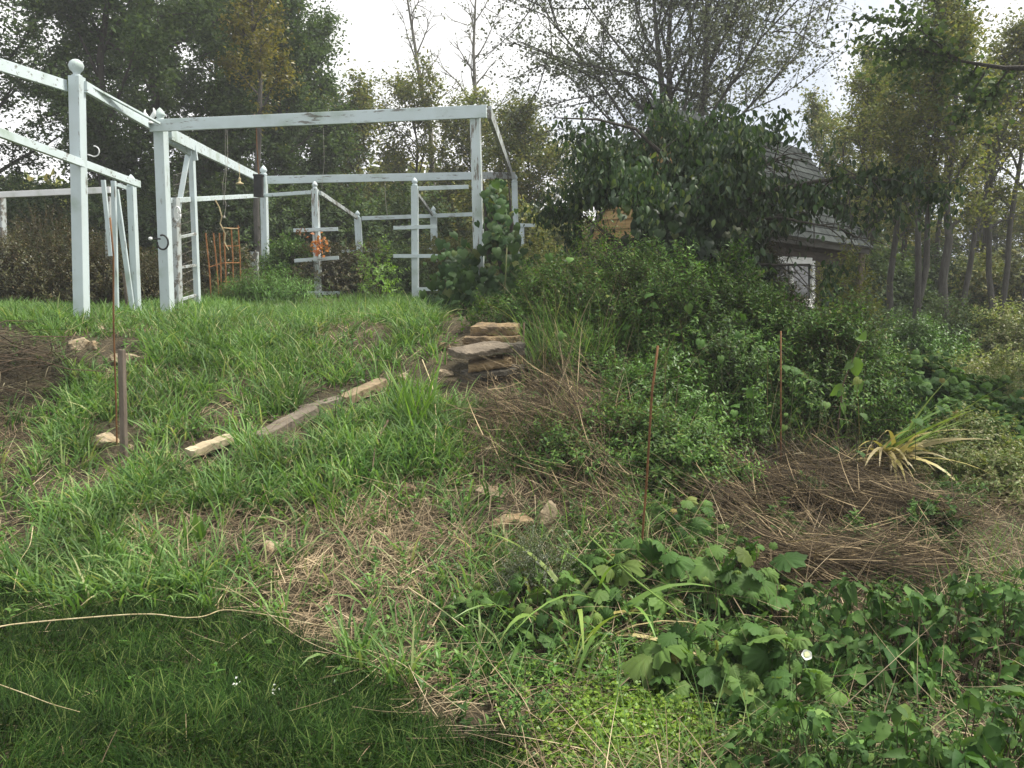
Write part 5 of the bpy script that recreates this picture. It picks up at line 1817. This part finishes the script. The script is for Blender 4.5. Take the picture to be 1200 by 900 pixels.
# dead stems poking through the bank and the vines
rg = np.random.default_rng(26)
P = scatter(16000, -.2, 4.2, 2.0, 8.0, rg)
u, v = proj(P)
P = P[((u > 480) & ~lawn_edge(P) & ~lies(P, LIMEY)) & (rg.random(len(P)) < .12 + .9 * sstep(.45, .75, vnoise(P[:, 0], P[:, 1], 2.0, 71)))]
m = len(P)
P[:, 2] += rg.uniform(0, .16, m)
mb = MB()
blades(mb, P, rg.uniform(.1, .45, m), rg.uniform(.002, .0045, m), rg.uniform(0, 6.28, m), rg.normal(1.25, .35, m), rg.normal(.2, .4, m), rg, 4)
tag(mb.build('dead_stems', M_STRAW), 'dead straw-coloured stems tangled through the bank and the vines', 'dead stems', kind='stuff')
# green grass blades among the vines
P = scatter(8000, -.2, 4.0, 1.9, 6.5, rg)
u, v = proj(P)
P = P[(u > 470) & ~lawn_edge(P) & (rg.random(len(P)) < .1 + .9 * sstep(.45, .7, vnoise(P[:, 0], P[:, 1], 1.6, 72)))]
P = P[~lies(P, STRAW_B)]
m = len(P)
mb = MB()
blades(mb, P, rg.uniform(.12, .38, m), rg.uniform(.003, .008, m), rg.uniform(0, 6.28, m), rg.uniform(.05, .7, m), rg.uniform(.4, 1.6, m), rg, 5)
tag(mb.build('wild_grass', M_GRASS), 'long green grass blades growing up between the vines', 'grass', kind='stuff')

# yellow-green ground cover
rg = np.random.default_rng(23)
px, py = rg.normal(745, 58, 1500), rg.normal(862, 36, 1500)
P = hit(px, np.maximum(py, 770))
mb = MB()
sprigs(mb, mb, P, np.array([0, 0, 1.0]) + rg.normal(0, .3, (len(P), 3)), rg.uniform(.04, .17, len(P)), 3, .024, ROUND, rg, sw=.0014)
tag(mb.build('ground_cover', M_LIME), 'low yellow-green ground cover at the bottom of the photo', 'ground cover', kind='stuff')
# mixed green ground cover under the vines
rg = np.random.default_rng(24)
P = scatter(4200, -.2, 3.6, 1.7, 4.6, rg)
u, v = proj(P)
P = P[(u > 520) & ~lies(P, STRAW_B, LIMEY) & ~lawn_edge(P)]
mb = MB()
sprigs(mb, mb, P, np.array([0, 0, 1.0]) + rg.normal(0, .4, (len(P), 3)), rg.uniform(.05, .22, len(P)), 5, .034, OVATE, rg)
tag(mb.build('low_undergrowth', M_BRAMBLE), 'mixed small-leaved growth under the vines and brambles', 'ground cover', kind='stuff')
# feathery umbel weed at centre
bush('feathery_weed', 'feathery pale green seeding weed in front of the vines at centre', 'weed', None, *hit1(625, 705)[:2], .2, .17, .34, 620, .014, M_POPLAR, 760, QUAD, L0=.09, k=6, inner=.2, sm=M_GSTEM, up=1.0, stem_r=.002)
# bright hanging leaves on a shoot at the right
b = hit1(985, 545)
root = thing('leafy_shoot', 'tall shoot with bright yellow-green hanging leaves at the right', 'shoot', b)
dd = b[1]
mb = MB()
tube(mb, [b + [0, 0, -.05], at(982, 500, dd), at(988, 450, dd), at(1002, 415, dd), at(1010, 400, dd)], [.008, .007, .006, .004, .003], 6)
mb.build('stem', M_TWIG, root)
rg = np.random.default_rng(25)
Ls = [(1008, 400, 1020, 382, .09), (1002, 418, 1006, 455, .16), (1004, 440, 1010, 478, .17), (988, 450, 975, 465, .13), (985, 470, 996, 492, .11), (984, 490, 992, 508, .08), (1012, 398, 1000, 395, .07), (1000, 425, 990, 432, .09)]
P = np.array([at(a_[0], a_[1], dd) for a_ in Ls])
tp = np.array([at(a_[2], a_[3], dd - .03) - at(a_[0], a_[1], dd) for a_ in Ls])
mb = MB()
leaves(mb, P, tp, np.tile([0.2, -.8, .5], (len(P), 1)) + rg.normal(0, .2, (len(P), 3)), np.array([a_[4] for a_ in Ls]), OVATE_W)
mb.build('leaves', M_YLEAF, root)
# white bindweed flower
c = hit1(945, 800) + [0, 0, .2]
c = at(945, 768, float(hit1(945, 800)[1]) - .24)
FL = thing('white_flower', 'single white trumpet flower among the brambles', 'flower', c)
mb = MB()
n_ = 20
an = np.linspace(0, 6.283, n_, endpoint=False)
ax = nrm(np.array([-.1, -.8, .6]))
sx = nrm(np.cross(ax, [0, 0, 1]))
sy = np.cross(sx, ax)
prof = [(.002, -.03), (.006, -.012), (.012, 0), (.015, .007), (.019, .008)]
V = np.array([[c + ax * z_ + (sx * math.cos(a) + sy * math.sin(a)) * r_ * (1 + .08 * math.cos(5 * a) * (r_ > .015)) for a in an] for r_, z_ in prof])
idx = np.arange(len(prof) * n_).reshape(len(prof), n_)
nx = np.roll(idx, -1, 1)
mb.add(V, np.stack([idx[:-1], nx[:-1], nx[1:], idx[1:]], -1).reshape(-1, 4))
mb.build('petals', M_FLOWER, FL, True)
mb = MB()
g = hit1(945, 800)
tube(mb, [c - ax * .028, c - ax * .06 + [0, 0, -.05], [c[0], c[1] + .1, Tz(c[0], c[1] + .1) - .01]], .002, 5)
mb.build('stem', M_GSTEM, FL)
# fallen white blossoms on the lawn
for i, (px, py, lab) in enumerate([(278, 820, 'left one of two fallen white blossoms on the lawn'), (322, 826, 'right one of two fallen white blossoms on the lawn')]):
    rg = np.random.default_rng(770 + i)
    b = hit1(px, py) + [0, 0, .055]
    mb = MB()
    m = 9
    leaves(mb, b + rg.normal(0, .008, (m, 3)), rdir(m, rg), rdir(m, rg) + [0, 0, 1], rg.uniform(.008, .016, m), ROUND)
    tag(mb.build('fallen_blossom', M_FLOWER), lab, 'blossom', 'fallen blossoms on the lawn')

# ================================================================ HAZE
hz = MB()
hx0, hx1, hy0, hy1, hz0, hz1 = -72, 72, -16, 82, -1.2, 16
V = [[x_, y_, z_] for z_ in (hz0, hz1) for y_ in (hy0, hy1) for x_ in (hx0, hx1)]
hz.add(V, [[0, 2, 3, 1], [4, 5, 7, 6], [0, 1, 5, 4], [1, 3, 7, 5], [3, 2, 6, 7], [2, 0, 4, 6]])
hm, HN, HK = new_mat('thin_air_haze')
pv = HN.new('ShaderNodeVolumePrincipled')
pv.inputs['Color'].default_value = (.95, .97, 1.0, 1)
pv.inputs['Density'].default_value = HAZE
pv.inputs['Anisotropy'].default_value = .2
ho = HN.new('ShaderNodeOutputMaterial')
HK.new(pv.outputs['Volume'], ho.inputs['Volume'])
tag(hz.build('haze', hm), 'thin pale haze in the air', 'haze', kind='stuff')
